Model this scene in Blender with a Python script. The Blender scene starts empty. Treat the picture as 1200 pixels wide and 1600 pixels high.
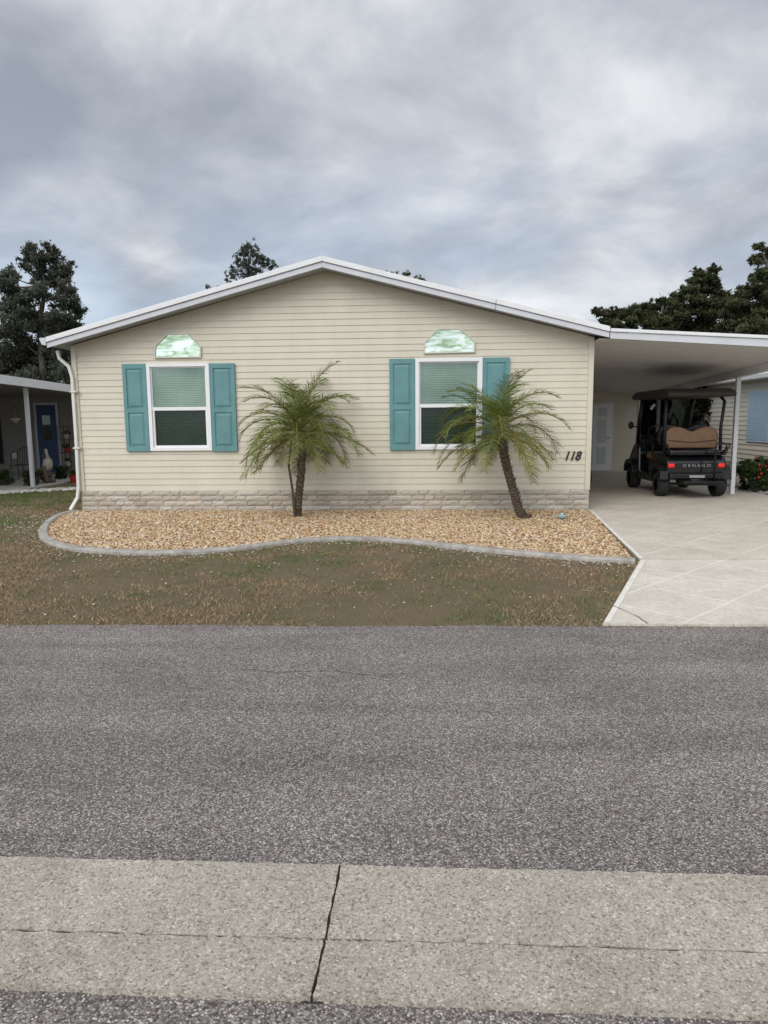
import bpy, math, random
import numpy as np
from mathutils import Vector, Matrix
random.seed(7); np.random.seed(7)
PI=math.pi
col=bpy.context.scene.collection
# ---------------------------------------------------------------- camera
F=1067.0; CH=1.53
PITCH=math.atan(144/F); YAW=math.radians(3.0); ROLL=math.radians(-0.5)
RM=Matrix.Rotation(YAW,4,'Z')@Matrix.Rotation(PI/2-PITCH,4,'X')@Matrix.Rotation(ROLL,4,'Z')
cd=bpy.data.cameras.new('camera'); cam=bpy.data.objects.new('camera',cd); col.objects.link(cam)
cam.matrix_world=Matrix.Translation((0,0,CH))@RM
cd.sensor_fit='VERTICAL'; cd.sensor_height=36; cd.sensor_width=27; cd.lens=F/1600*36; cd.clip_end=2000; cd.clip_start=.05
bpy.context.scene.camera=cam
def ray(px,py): return RM.to_3x3()@Vector(((px-600)/F,-(py-800)/F,-1))
def onZ(px,py,z=0):
    d=ray(px,py); t=(z-CH)/d.z; return Vector((d.x*t,d.y*t,z))
def onY(px,py,Y):
    d=ray(px,py); t=Y/d.y; return Vector((d.x*t,Y,CH+d.z*t))
def onX(px,py,X):
    d=ray(px,py); t=X/d.x; return Vector((X,d.y*t,CH+d.z*t))
# ---------------------------------------------------------------- mesh helpers
class MB:
    def __init__(s): s.v=[]; s.f=[]; s.c=None
    def face(s,pts):
        n=len(s.v); s.v+= [tuple(p) for p in pts]; s.f.append(tuple(range(n,n+len(pts)))); return s
    def box(s,x0,x1,y0,y1,z0,z1):
        n=len(s.v)
        s.v+=[(x0,y0,z0),(x1,y0,z0),(x1,y1,z0),(x0,y1,z0),(x0,y0,z1),(x1,y0,z1),(x1,y1,z1),(x0,y1,z1)]
        for f in ((0,3,2,1),(4,5,6,7),(0,1,5,4),(1,2,6,5),(2,3,7,6),(3,0,4,7)): s.f.append(tuple(n+i for i in f))
        return s
    def prism(s,poly,axis,a,b):
        def P(p,h):
            return {'x':(h,p[0],p[1]),'y':(p[0],h,p[1]),'z':(p[0],p[1],h)}[axis]
        n=len(s.v); k=len(poly)
        s.v+=[P(p,a) for p in poly]+[P(p,b) for p in poly]
        s.f.append(tuple(range(n,n+k))); s.f.append(tuple(range(n+2*k-1,n+k-1,-1)))
        for i in range(k):
            j=(i+1)%k; s.f.append((n+i,n+k+i,n+k+j,n+j))
        return s
    def tube(s,pts,rad,n=8,cap=True):
        pts=[Vector(p) for p in pts]
        if not hasattr(rad,'__len__'): rad=[rad]*len(pts)
        b=len(s.v); up=Vector((0,0,1)); prev=None
        for i,p in enumerate(pts):
            t=(pts[min(i+1,len(pts)-1)]-pts[max(i-1,0)]).normalized()
            if prev is None:
                a=t.cross(up) if abs(t.z)<.95 else t.cross(Vector((1,0,0)))
            else: a=prev-t*prev.dot(t)
            a.normalize(); prev=a; c=t.cross(a)
            for k in range(n):
                w=2*PI*(k+.5)/n; q=p+(a*math.cos(w)+c*math.sin(w))*rad[i]; s.v.append(tuple(q))
        for i in range(len(pts)-1):
            for k in range(n):
                k2=(k+1)%n; s.f.append((b+i*n+k,b+i*n+k2,b+(i+1)*n+k2,b+(i+1)*n+k))
        if cap:
            s.f.append(tuple(b+k for k in range(n))[::-1]); e=b+(len(pts)-1)*n; s.f.append(tuple(e+k for k in range(n)))
        return s
    def lathe(s,prof,axis,c,n=24):
        b=len(s.v)
        for r,h in prof:
            for k in range(n):
                w=2*PI*k/n; ca,sa=r*math.cos(w),r*math.sin(w)
                if axis=='x': s.v.append((c[0]+h,c[1]+ca,c[2]+sa))
                elif axis=='y': s.v.append((c[0]+ca,c[1]+h,c[2]+sa))
                else: s.v.append((c[0]+ca,c[1]+sa,c[2]+h))
        for i in range(len(prof)-1):
            for k in range(n):
                k2=(k+1)%n; s.f.append((b+i*n+k,b+i*n+k2,b+(i+1)*n+k2,b+(i+1)*n+k))
        s.f.append(tuple(b+k for k in range(n))); e=b+(len(prof)-1)*n; s.f.append(tuple(e+k for k in range(n))[::-1])
        return s
    def ico(s,c,rx,ry,rz,jit=.1,n1=6,n2=8):
        b=len(s.v)
        for i in range(1,n1):
            a=PI*i/n1
            for k in range(n2):
                w=2*PI*k/n2; j=1+random.uniform(-jit,jit)
                s.v.append((c[0]+rx*j*math.sin(a)*math.cos(w),c[1]+ry*j*math.sin(a)*math.sin(w),c[2]+rz*j*math.cos(a)))
        for i in range(n1-2):
            for k in range(n2):
                k2=(k+1)%n2; s.f.append((b+i*n2+k,b+(i+1)*n2+k,b+(i+1)*n2+k2,b+i*n2+k2))
        t=len(s.v); s.v.append((c[0],c[1],c[2]+rz)); s.v.append((c[0],c[1],c[2]-rz))
        e=b+(n1-2)*n2
        for k in range(n2):
            k2=(k+1)%n2; s.f.append((t,b+k,b+k2)); s.f.append((t+1,e+k2,e+k))
        return s
ORG={}
def tag(o,label=None,cat=None,group=None,kind=None):
    if label: o['label']=label
    if cat: o['category']=cat
    if group: o['group']=group
    if kind: o['kind']=kind
    return o
def thing(name,label,cat,loc=(0,0,0),group=None,rotz=0):
    o=bpy.data.objects.new(name,None); col.objects.link(o); o.location=loc; o.rotation_euler=(0,0,rotz); o.empty_display_size=.2
    tag(o,label,cat,group); ORG[o.name]=Vector(loc); return o
def part(name,mb,m,parent=None,local=False,bevel=0,smooth=False,label=None,seg=2):
    me=bpy.data.meshes.new(name); V=mb.v
    if parent is not None:
        og=ORG[parent.name]
        if not local: V=[(p[0]-og.x,p[1]-og.y,p[2]-og.z) for p in V]
    me.from_pydata(V,[],mb.f); me.update()
    if mb.c is not None:
        at=me.attributes.new('Col','FLOAT_COLOR','POINT')
        at.data.foreach_set('color',np.asarray(mb.c,dtype=np.float32).ravel())
    me.materials.append(m)
    if smooth: me.polygons.foreach_set('use_smooth',[True]*len(me.polygons))
    o=bpy.data.objects.new(name,me); col.objects.link(o)
    if parent is not None: o.parent=parent; ORG[o.name]=ORG[parent.name]
    if bevel:
        b=o.modifiers.new('Bevel','BEVEL'); b.width=bevel; b.segments=seg; b.limit_method='ANGLE'; b.angle_limit=math.radians(35)
    if label: o['label']=label
    return o
# ---------------------------------------------------------------- materials
def nodes(name):
    m=bpy.data.materials.new(name); m.use_nodes=True; nt=m.node_tree
    return m,nt,nt.nodes['Principled BSDF']
def L(nt,a,b): nt.links.new(a,b)
def coord(nt,scale=1):
    t=nt.nodes.new('ShaderNodeTexCoord'); mp=nt.nodes.new('ShaderNodeMapping')
    L(nt,t.outputs['Object'],mp.inputs['Vector'])
    if not hasattr(scale,'__len__'): scale=(scale,)*3
    mp.inputs['Scale'].default_value=scale
    return mp.outputs['Vector']
def noise(nt,vec,scale,detail=4,rough=.6,dist=0):
    n=nt.nodes.new('ShaderNodeTexNoise'); L(nt,vec,n.inputs['Vector'])
    n.inputs['Scale'].default_value=scale; n.inputs['Detail'].default_value=detail; n.inputs['Roughness'].default_value=rough; n.inputs['Distortion'].default_value=dist
    return n.outputs['Fac']
def ramp(nt,fac,stops,mode='LINEAR'):
    r=nt.nodes.new('ShaderNodeValToRGB'); L(nt,fac,r.inputs['Fac']); e=r.color_ramp.elements; r.color_ramp.interpolation=mode
    while len(e)<len(stops): e.new(.5)
    for i,(p,c) in enumerate(stops):
        e[i].position=p; e[i].color=(c[0],c[1],c[2],1) if hasattr(c,'__len__') else (c,c,c,1)
    return r.outputs['Color']
def mix(nt,fac,a,b,mode='MIX'):
    n=nt.nodes.new('ShaderNodeMix'); n.data_type='RGBA'; n.blend_type=mode
    for k,sock,v in ((0,n.inputs[0],fac),(1,n.inputs[6],a),(2,n.inputs[7],b)):
        if hasattr(v,'is_linked') or hasattr(v,'links'): L(nt,v,sock)
        elif hasattr(v,'__len__'): sock.default_value=(v[0],v[1],v[2],1)
        else: sock.default_value=v if k==0 else (v,v,v,1)
    return n.outputs[2]
def math_(nt,op,a,b=0,c=None):
    n=nt.nodes.new('ShaderNodeMath'); n.operation=op
    for i,v in enumerate((a,b) if c is None else (a,b,c)):
        if hasattr(v,'links'): L(nt,v,n.inputs[i])
        else: n.inputs[i].default_value=v
    return n.outputs[0]
def bump(nt,b,h,strength=.3,dist=.01):
    n=nt.nodes.new('ShaderNodeBump'); n.inputs['Strength'].default_value=strength; n.inputs['Distance'].default_value=dist
    L(nt,h,n.inputs['Height']); L(nt,n.outputs['Normal'],b.inputs['Normal'])
def simple(name,c,rough=.6,var=.12,sc=6,metal=0,bmp=0,bsc=60,spec=.4,grime=0):
    m,nt,b=nodes(name); b.inputs['Roughness'].default_value=rough; b.inputs['Metallic'].default_value=metal
    b.inputs['Specular IOR Level'].default_value=spec
    v=coord(nt); f=noise(nt,v,sc,3,.6)
    lo=[x*(1-var) for x in c]; hi=[min(1,x*(1+var)) for x in c]
    cc=ramp(nt,f,[(.3,lo),(.7,hi)])
    if grime:
        g=ramp(nt,noise(nt,coord(nt,(1,1,.35)),3.1,5,.7),[(.45,0),(.75,1)])
        g2=math_(nt,'MULTIPLY',g,grime)
        cc=mix(nt,g2,cc,[x*.45 for x in c])
    L(nt,cc,b.inputs['Base Color'])
    if bmp: bump(nt,b,noise(nt,v,bsc,3,.6),bmp,.004)
    return m
def attr_mat(name,rough=.6,trans=0,spec=.3):
    m,nt,b=nodes(name); a=nt.nodes.new('ShaderNodeAttribute'); a.attribute_name='Col'
    L(nt,a.outputs['Color'],b.inputs['Base Color']); b.inputs['Roughness'].default_value=rough; b.inputs['Specular IOR Level'].default_value=spec
    if trans:
        t=nt.nodes.new('ShaderNodeBsdfTranslucent'); L(nt,a.outputs['Color'],t.inputs['Color'])
        ms=nt.nodes.new('ShaderNodeMixShader'); ms.inputs[0].default_value=trans
        L(nt,b.outputs[0],ms.inputs[1]); L(nt,t.outputs[0],ms.inputs[2]); L(nt,ms.outputs[0],nt.nodes['Material Output'].inputs['Surface'])
    return m
def emit_add(m,c,s):
    b=m.node_tree.nodes['Principled BSDF']; b.inputs['Emission Color'].default_value=(*c,1); b.inputs['Emission Strength'].default_value=s; return m

M={}
M['siding']=simple('cream_vinyl_siding',(.62,.575,.465),.5,.035,1.3,bmp=.05,bsc=25,grime=.14)
M['siding2']=simple('beige_vinyl_siding',(.60,.57,.49),.55,.05,2,grime=.1)
M['porch_wall']=simple('shaded_porch_siding',(.22,.205,.18),.6,.08,2,grime=.2)  # porch shade put into a darkened siding colour, shared by the porch roof
M['white']=simple('white_painted_trim',(.74,.74,.74),.4,.04,4,grime=.14)
M['cream_trim']=simple('cream_downspout_paint',(.66,.65,.60),.4,.04,4,grime=.14)
M['white_al']=simple('white_aluminium_fascia',(.58,.59,.615),.35,.05,3,grime=.18)
M['soffit']=simple('grey_white_soffit',(.40,.41,.43),.5,.05,3)
M['ceil']=simple('carport_ceiling_panel',(.66,.65,.64),.5,.04,2,grime=.1)
M['vinyl_w']=simple('white_vinyl_window',(.78,.78,.79),.35,.02,8)
M['teal']=simple('teal_shutter_paint',(.125,.27,.28),.6,.08,5,bmp=.1,bsc=120,grime=.15)
M['ltblue']=simple('pale_blue_shutter_paint',(.42,.55,.66),.55,.05,5)
M['black']=simple('black_plastic',(.012,.012,.013),.35,.2,9)
M['gloss']=simple('black_gloss_paint',(.01,.01,.012),.12,.2,9,spec=.6)
M['rubber']=simple('tyre_rubber',(.018,.018,.018),.8,.2,20)
M['alu']=simple('brushed_rim_metal',(.35,.35,.36),.35,.1,20,metal=.8)
M['tan']=simple('tan_vinyl_seat',(.25,.145,.075),.45,.12,8)
M['canopy']=simple('brown_canopy_top',(.055,.046,.038),.5,.1,5)
M['door_blue']=simple('dark_blue_door_paint',(.012,.035,.11),.5,.1,4)
M['dark']=simple('dark_interior',(.02,.02,.02),.9,.1,4)
M['blind']=simple('cream_window_blind',(.50,.52,.47),.6,.03,8)
M['steel']=simple('dark_iron',(.03,.028,.026),.6,.2,20)
M['num']=simple('black_number_paint',(.008,.008,.008),.5,.1,20)
M['plate']=simple('pale_sign_face',(.35,.35,.36),.4,.05,20)
M['red']=emit_add(simple('red_tail_lens',(.5,.012,.012),.2,.05,20),(1,.05,.03),.4)
M['redpot']=simple('red_glazed_pot',(.35,.03,.02),.3,.1,9)
M['stone_g']=simple('grey_stone',(.30,.28,.25),.85,.3,14,bmp=.5,bsc=30)
M['white_st']=simple('white_bird_plaster',(.42,.38,.32),.7,.2,14)
M['wood']=simple('weathered_driftwood',(.10,.072,.052),.85,.35,12,bmp=.6,bsc=25)
M['edge']=simple('cast_concrete_edging',(.35,.325,.295),.85,.3,9,bmp=.6,bsc=70,grime=.35)
M['trunk']=simple('palm_trunk_fibre',(.10,.075,.052),.95,.5,30,bmp=1,bsc=60)
M['bark']=simple('grey_bark',(.085,.072,.06),.95,.4,12,bmp=.8,bsc=30)
M['leaf']=attr_mat('tree_foliage',.65,.4,.2)
M['frond']=attr_mat('palm_frond_green',.45,.35,.3)
M['grass']=attr_mat('grass_blades',.8,0,.1)
M['pebble']=attr_mat('river_pebbles',.75,0,.3)
M['block']=attr_mat('split_face_block',.9,0,.2)
def _blk():
    m=M['block']; nt=m.node_tree; b=nt.nodes['Principled BSDF']; v=coord(nt)
    bump(nt,b,noise(nt,v,45,5,.7),.8,.014)
    a=b.inputs['Base Color'].links[0].from_socket
    n=ramp(nt,noise(nt,v,60,4,.7),[(.3,.70),(.7,1.12)])
    L(nt,mix(nt,1.0,a,n,'MULTIPLY'),b.inputs['Base Color'])
_blk()
def asphalt():
    m,nt,b=nodes('worn_aggregate_asphalt'); v=coord(nt)
    vo=nt.nodes.new('ShaderNodeTexVoronoi'); L(nt,v,vo.inputs['Vector']); vo.inputs['Scale'].default_value=165
    sp=nt.nodes.new('ShaderNodeSeparateColor'); L(nt,vo.outputs['Color'],sp.inputs[0])
    c1=ramp(nt,sp.outputs[0],[(0,(.075,.068,.063)),(.35,(.145,.132,.124)),(.62,(.205,.188,.176)),(.84,(.285,.266,.248)),(1,(.44,.42,.39))])
    tint=ramp(nt,sp.outputs[2],[(0,(1.08,.96,.92)),(.5,(1,1,1)),(1,(.95,.99,1.03))])
    c1=mix(nt,1.0,c1,tint,'MULTIPLY')
    gap=ramp(nt,vo.outputs['Distance'],[(.25,1),(.8,.42)])
    c2=mix(nt,1.0,c1,gap,'MULTIPLY')
    big=ramp(nt,noise(nt,v,.8,4,.6,.4),[(.3,(.86,.84,.84)),(.7,(1.12,1.11,1.10))])
    c3=mix(nt,1.0,c2,big,'MULTIPLY')
    st=ramp(nt,noise(nt,coord(nt,(.25,2.2,1)),1.3,4,.6,.6),[(.4,.90),(.62,1.10)])
    c4=mix(nt,1.0,c3,st,'MULTIPLY')
    c5=mix(nt,1.0,c4,1.34,'MULTIPLY')
    L(nt,c5,b.inputs['Base Color']); b.inputs['Roughness'].default_value=.88; b.inputs['Specular IOR Level'].default_value=.2
    h=mix(nt,.5,vo.outputs['Distance'],sp.outputs[1])
    bump(nt,b,h,.35,-.003)
    return m
M['asphalt']=asphalt()
def concrete(name,base,agg=True,sc=70,dia=0):
    m,nt,b=nodes(name); v=coord(nt)
    vo=nt.nodes.new('ShaderNodeTexVoronoi'); L(nt,v,vo.inputs['Vector']); vo.inputs['Scale'].default_value=sc
    sp=nt.nodes.new('ShaderNodeSeparateColor'); L(nt,vo.outputs['Color'],sp.inputs[0])
    lo=[x*.42 for x in base]; hi=[min(.85,x*1.5) for x in base]
    c=ramp(nt,sp.outputs[0],[(0,lo),(.14,[x*.8 for x in base]),(.5,base),(.86,[x*1.12 for x in base]),(1,hi)])
    c=mix(nt,.9 if agg else .3,base,c)
    if agg:
        vo2=nt.nodes.new('ShaderNodeTexVoronoi'); L(nt,v,vo2.inputs['Vector']); vo2.inputs['Scale'].default_value=sc*2.6
        s2=nt.nodes.new('ShaderNodeSeparateColor'); L(nt,vo2.outputs['Color'],s2.inputs[0])
        c=mix(nt,1.0,c,ramp(nt,s2.outputs[0],[(0,.72),(.5,1),(1,1.25)]),'MULTIPLY')
    f=ramp(nt,noise(nt,v,1.7,6,.65,.3),[(.3,.84),(.7,1.08)])
    c=mix(nt,1.0,c,f,'MULTIPLY')
    sp2=ramp(nt,noise(nt,v,14,5,.8),[(.36,.74),(.5,1.0),(.7,1.06)])
    c=mix(nt,.55 if agg else .5,c,mix(nt,1.0,c,sp2,'MULTIPLY'))
    if dia:
        s=nt.nodes.new('ShaderNodeSeparateXYZ'); L(nt,v,s.inputs[0])
        u=math_(nt,'ADD',s.outputs[0],s.outputs[1]); w=math_(nt,'SUBTRACT',s.outputs[0],s.outputs[1])
        def line(q):
            q=math_(nt,'FRACT',math_(nt,'MULTIPLY',q,1/1.02)); q=math_(nt,'ABSOLUTE',math_(nt,'SUBTRACT',q,.5))
            return ramp(nt,q,[(.479,0),(.487,1)])
        ln=mix(nt,1.0,line(u),line(w),'LIGHTEN')
        wear=ramp(nt,noise(nt,v,3,4,.7),[(.3,.3),(.6,1)])
        ln=mix(nt,1.0,mix(nt,1.0,ln,dia,'MULTIPLY'),wear,'MULTIPLY')
        c=mix(nt,ln,c,[min(.9,x*1.3) for x in base])
    L(nt,c,b.inputs['Base Color']); b.inputs['Roughness'].default_value=.88; b.inputs['Specular IOR Level'].default_value=.25
    bump(nt,b,sp.outputs[1] if agg else noise(nt,v,90,3,.7),.35 if agg else .3,.003)
    return m
M['gutter']=concrete('weathered_gutter_concrete',(.385,.35,.295),True,150)
M['drive']=concrete('patterned_driveway_concrete',(.56,.505,.43),False,110,.65)
M['apron']=concrete('driveway_apron_concrete',(.62,.575,.505),False,110,.5)
M['slab']=concrete('plain_patio_concrete',(.45,.43,.40),False,110)
M['line']=simple('pale_painted_border',(.70,.66,.60),.8,.12,9,bmp=.3)
M['crack']=simple('dirty_joint',(.035,.03,.025),1,.3,30)
M['roadcrack']=simple('dark_road_crack',(.06,.055,.05),1,.4,30)
def ground():
    m,nt,b=nodes('dry_lawn_soil'); v=coord(nt)
    a=ramp(nt,noise(nt,v,1.1,5,.65,.3),[(.35,(.19,.145,.094)),(.55,(.16,.132,.08)),(.72,(.09,.105,.048))])
    f=ramp(nt,noise(nt,v,60,4,.75),[(.3,.5),(.7,1.4)])
    L(nt,mix(nt,1.0,a,f,'MULTIPLY'),b.inputs['Base Color']); b.inputs['Roughness'].default_value=1; b.inputs['Specular IOR Level'].default_value=.1
    bump(nt,b,noise(nt,v,70,4,.7),.8,.02); return m
M['ground']=ground()
M['soil']=simple('tan_gravel_fines',(.36,.26,.16),.95,.4,60,bmp=.8,bsc=90)
def glass(name,tint,refl,rough=.02):
    m=bpy.data.materials.new(name); m.use_nodes=True; nt=m.node_tree; nt.nodes.remove(nt.nodes['Principled BSDF'])
    t=nt.nodes.new('ShaderNodeBsdfTransparent'); t.inputs[0].default_value=(*tint,1)
    g=nt.nodes.new('ShaderNodeBsdfGlossy'); g.inputs['Roughness'].default_value=rough
    v=coord(nt); n=ramp(nt,noise(nt,v,1.6,2,.5,.3),[(.35,(.50,.62,.55)),(.65,(.66,.76,.70))]); L(nt,n,g.inputs['Color'])  # mottled green gloss tint stands in for reflections of unbuilt trees
    ms=nt.nodes.new('ShaderNodeMixShader'); ms.inputs[0].default_value=refl
    L(nt,t.outputs[0],ms.inputs[1]); L(nt,g.outputs[0],ms.inputs[2]); L(nt,ms.outputs[0],nt.nodes['Material Output'].inputs['Surface'])
    bp=nt.nodes.new('ShaderNodeBump'); bp.inputs['Strength'].default_value=.03; L(nt,noise(nt,v,2.2,2,.5),bp.inputs['Height']); L(nt,bp.outputs[0],g.inputs['Normal'])
    return m
M['glass']=glass('window_glass',(.74,.82,.76),.15)
M['glass_low']=glass('screened_window_glass',(.44,.50,.45),.06,.25)
M['wind']=glass('cart_windshield',(.22,.23,.23),.06)
def transom():
    m,nt,b=nodes('painted_reflection_transom_glass'); v=coord(nt,(1,1,3.4))
    c=ramp(nt,noise(nt,v,3.6,4,.55,1.2),[(.40,(.30,.42,.26)),(.46,(.52,.64,.48)),(.52,(.56,.68,.54)),(.56,(.76,.82,.78)),(.66,(.80,.85,.83))])  # green and white reflections painted into the pane colour as noise
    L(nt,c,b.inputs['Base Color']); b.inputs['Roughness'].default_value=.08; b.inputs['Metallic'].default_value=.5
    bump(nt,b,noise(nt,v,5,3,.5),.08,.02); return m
M['transom']=transom()
# ---------------------------------------------------------------- world
w=bpy.data.worlds.new('World'); bpy.context.scene.world=w; w.use_nodes=True; nt=w.node_tree
bg=nt.nodes['Background']; bg.inputs['Strength'].default_value=1.0
sky=nt.nodes.new('ShaderNodeTexSky'); sky.sky_type='NISHITA'; sky.sun_disc=False
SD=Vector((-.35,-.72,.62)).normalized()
sky.sun_elevation=math.asin(SD.z); sky.sun_rotation=math.atan2(SD.x,SD.y)
tc=nt.nodes.new('ShaderNodeTexCoord'); sp=nt.nodes.new('ShaderNodeSeparateXYZ'); L(nt,tc.outputs['Generated'],sp.inputs[0])
zz=math_(nt,'ADD',math_(nt,'MAXIMUM',sp.outputs[2],0),.42)
cb=nt.nodes.new('ShaderNodeCombineXYZ'); L(nt,math_(nt,'DIVIDE',sp.outputs[0],zz),cb.inputs[0]); L(nt,math_(nt,'DIVIDE',sp.outputs[1],zz),cb.inputs[1]); cb.inputs[2].default_value=2.2
mp=nt.nodes.new('ShaderNodeMapping'); L(nt,cb.outputs[0],mp.inputs[0]); mp.inputs['Rotation'].default_value=(0,0,.6); mp.inputs['Scale'].default_value=(1.1,1.3,1)
n1=noise(nt,mp.outputs[0],2.3,9,.56,.3)
n2=noise(nt,mp.outputs[0],1.0,3,.5,.3)
nn=mix(nt,.5,n1,n2)
cl=ramp(nt,nn,[(.38,(.33,.365,.43)),(.45,(.44,.475,.54)),(.50,(.57,.60,.655)),(.55,(.74,.76,.79)),(.62,(.92,.93,.95))])
skyc=mix(nt,1.0,sky.outputs[0],.11,'MULTIPLY')
hz=ramp(nt,sp.outputs[2],[(.0,.85),(.13,.75),(.22,.35),(.36,.05)])
brk=ramp(nt,noise(nt,mp.outputs[0],2.1,5,.5,.3),[(.42,1),(.58,.2)])
fac=math_(nt,'MULTIPLY',hz,brk)
c=mix(nt,fac,cl,mix(nt,.75,skyc,(.58,.73,.92)))
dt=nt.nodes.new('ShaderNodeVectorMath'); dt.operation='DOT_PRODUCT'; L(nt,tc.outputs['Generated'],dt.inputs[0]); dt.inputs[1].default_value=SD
dd=math_(nt,'MAXIMUM',dt.outputs['Value'],0); dd=math_(nt,'MULTIPLY',dd,dd); dd=math_(nt,'MULTIPLY_ADD',dd,1.4,1.0)  # added brightening of the unseen sky behind the camera, lights the front walls
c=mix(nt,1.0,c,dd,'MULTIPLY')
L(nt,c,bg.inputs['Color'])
sl=bpy.data.lights.new('sun','SUN'); sl.energy=1.4; sl.angle=math.radians(35); sl.color=(1,.95,.87)
so=bpy.data.objects.new('sun',sl); col.objects.link(so); so.rotation_euler=(-SD).to_track_quat('-Z','Y').to_euler()
sc=bpy.context.scene; sc.view_settings.view_transform='Standard'; sc.view_settings.look='None'; sc.view_settings.exposure=0

# ---------------------------------------------------------------- ground
gb=MB().face([(-500,-500,0),(500,-500,0),(500,500,0),(-500,500,0)]); tag(part('ground',gb,M['ground']),kind='structure')
def ext(p,q,x):
    t=(x-p.x)/(q.x-p.x); return p+(q-p)*t
fa,fb=onZ(0,977),onZ(1200,980)
ga,gb_=onZ(0,1346),onZ(1200,1376); ca,cb_=onZ(0,1458),onZ(1200,1494); ba,bb=onZ(0,1549),onZ(1200,1598)
XE=25
mb=MB(); top=[]
for i in range(1201):
    x=-XE*1.6+i*(XE*3.2)/1200; p=ext(fa,fb,x); top.append((x,p.y+random.uniform(-.015,.015)+.012*math.sin(x*2.1),.004))
mb.v=top+[(t[0],-9,.004) for t in top]
mb.f=[(i+1201,i+1202,i+1,i) for i in range(1200)]
tag(part('road',mb,M['asphalt']),kind='structure')
def strip(pts,wd,z,jag=0,step=.08):
    m=MB(); P=[Vector(p) for p in pts]
    q=[]
    for i in range(len(P)-1):
        n=max(1,int((P[i+1]-P[i]).length/step)) if jag else 1
        for k in range(n): 
            v=P[i].lerp(P[i+1],k/n); q.append(v+Vector((random.uniform(-jag,jag),random.uniform(-jag,jag),0)))
    q.append(P[-1])
    Lf=[];Rg=[]
    for i,p in enumerate(q):
        t=(q[min(i+1,len(q)-1)]-q[max(i-1,0)]).normalized(); s=Vector((-t.y,t.x,0))*wd/2*(random.uniform(.4,1.2) if jag else 1)
        Lf.append((p.x+s.x,p.y+s.y,z)); Rg.append((p.x-s.x,p.y-s.y,z))
    for i in range(len(q)-1): m.face([Lf[i],Rg[i],Rg[i+1],Lf[i+1]])
    return m
tag(part('road_crack',strip([onZ(372,1046),onZ(430,1052),onZ(520,1050),onZ(585,1057),onZ(650,1054)],.006,.0085,.007,.03),M['roadcrack']),kind='structure')
jt,jb=onZ(533,1356),onZ(487,1572)
mb=MB()
def slab(xa,xb,l0,l1,z0,z1,g0,g1):
    N=220; n=len(mb.v); K=10
    wob=[random.uniform(-.0025,.0025) for _ in range(K+1)]
    for k in range(K+1):
        t=k/K
        for i in range(N+1):
            u=i/N
            y_=ext(*l0,0).y*(1-t)+ext(*l1,0).y*t
            jx=jt.x+(jb.x-jt.x)*((y_-jt.y)/(jb.y-jt.y))
            a=xa if xa is not None else jx+.004+wob[k]
            b=xb if xb is not None else jx-.004+wob[k]
            x=a+(b-a)*(u**2.2 if xa is None else 1-(1-u)**2.2)
            ya=ext(*l0,x).y; yb=ext(*l1,x).y
            if k==0: ya+=g0+random.uniform(-.005,.005)
            if k==K: yb+=g1+random.uniform(-.003,.003)
            y=ya+(yb-ya)*t; mb.v.append((x,y,z0+(z1-z0)*t))
    W=N+1
    for k in range(K):
        for i in range(N): mb.f.append((n+k*W+i,n+(k+1)*W+i,n+(k+1)*W+i+1,n+k*W+i+1))
    for k in (0,K):
        for i in range(N):
            a=mb.v[n+k*W+i]; b=mb.v[n+k*W+i+1]; mb.face([a,b,(b[0],b[1],.002),(a[0],a[1],.002)])
    e=N if xb is None else 0
    for k in range(K):
        a=mb.v[n+k*W+e]; b=mb.v[n+(k+1)*W+e]; mb.face([a,b,(b[0],b[1],.002),(a[0],a[1],.002)])
for xa,xb in ((-18,None),(None,18)):
    slab(xa,xb,(ga,gb_),(ca,cb_),.020,.013,0,.0025)
    slab(xa,xb,(ca,cb_),(ba,bb),.013,.024,-.0025,0)
tag(part('gutter',mb,M['gutter']),kind='structure')
jm=MB().face([(jt.x-.03,jt.y-.002,.0085),(jt.x+.03,jt.y-.002,.0085),(jb.x+.03,jb.y,.0085),(jb.x-.03,jb.y,.0085)])
jm.face([ext(ca,cb_,-12)+Vector((0,-.012,.0078)),ext(ca,cb_,12)+Vector((0,-.012,.0078)),ext(ca,cb_,12)+Vector((0,.012,.0078)),ext(ca,cb_,-12)+Vector((0,.012,.0078))])
tag(part('gutter_joint',jm,M['crack']),kind='structure')
# ---------------------------------------------------------------- house frame of reference
D=onZ(520,799).y
xl=onY(121,650,D).x; xr=onY(922,650,D).x
OV=.38; Yf=D-OV
Pk=onY(503,400,Yf); Lk=onY(72,527,Yf); Rk=onY(953,510,Yf)
A=onZ(921,800); B=onZ(1000,877); C=onZ(942,978)
RX=6.75; YB=onZ(940,738).y
jy=B.y-.0
mb=MB()
pl=[(A.x,A.y),(xr+.02,D+.02),(xr+.02,YB+.1),(RX,YB+.1),(RX,jy+.006),(B.x,jy+.006)]
mb.prism(pl,'z',.0,.022)
tag(part('driveway',mb,M['drive']),kind='structure')
mb=MB().prism([(B.x,jy-.006),(RX,jy-.006),(RX+1.5,C.y),(C.x,C.y)],'z',.0,.020)
tag(part('driveway_apron',mb,M['apron']),kind='structure')
m=strip([A+Vector((.025,0,0)),B+Vector((.025,.03,0)),],.045,.0255)
m2=strip([B+Vector((.03,-.03,0)),C+Vector((.03,0.01,0))],.045,.0235); n=len(m.v); m.v+=m2.v; m.f+=[tuple(n+i for i in f) for f in m2.f]
tag(part('driveway_border',m,M['line']),kind='structure')
tag(part('driveway_crack',strip([onZ(945,946),onZ(975,958),onZ(995,968),onZ(1012,979)],.008,.026,.01),M['crack']),kind='structure')
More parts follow.
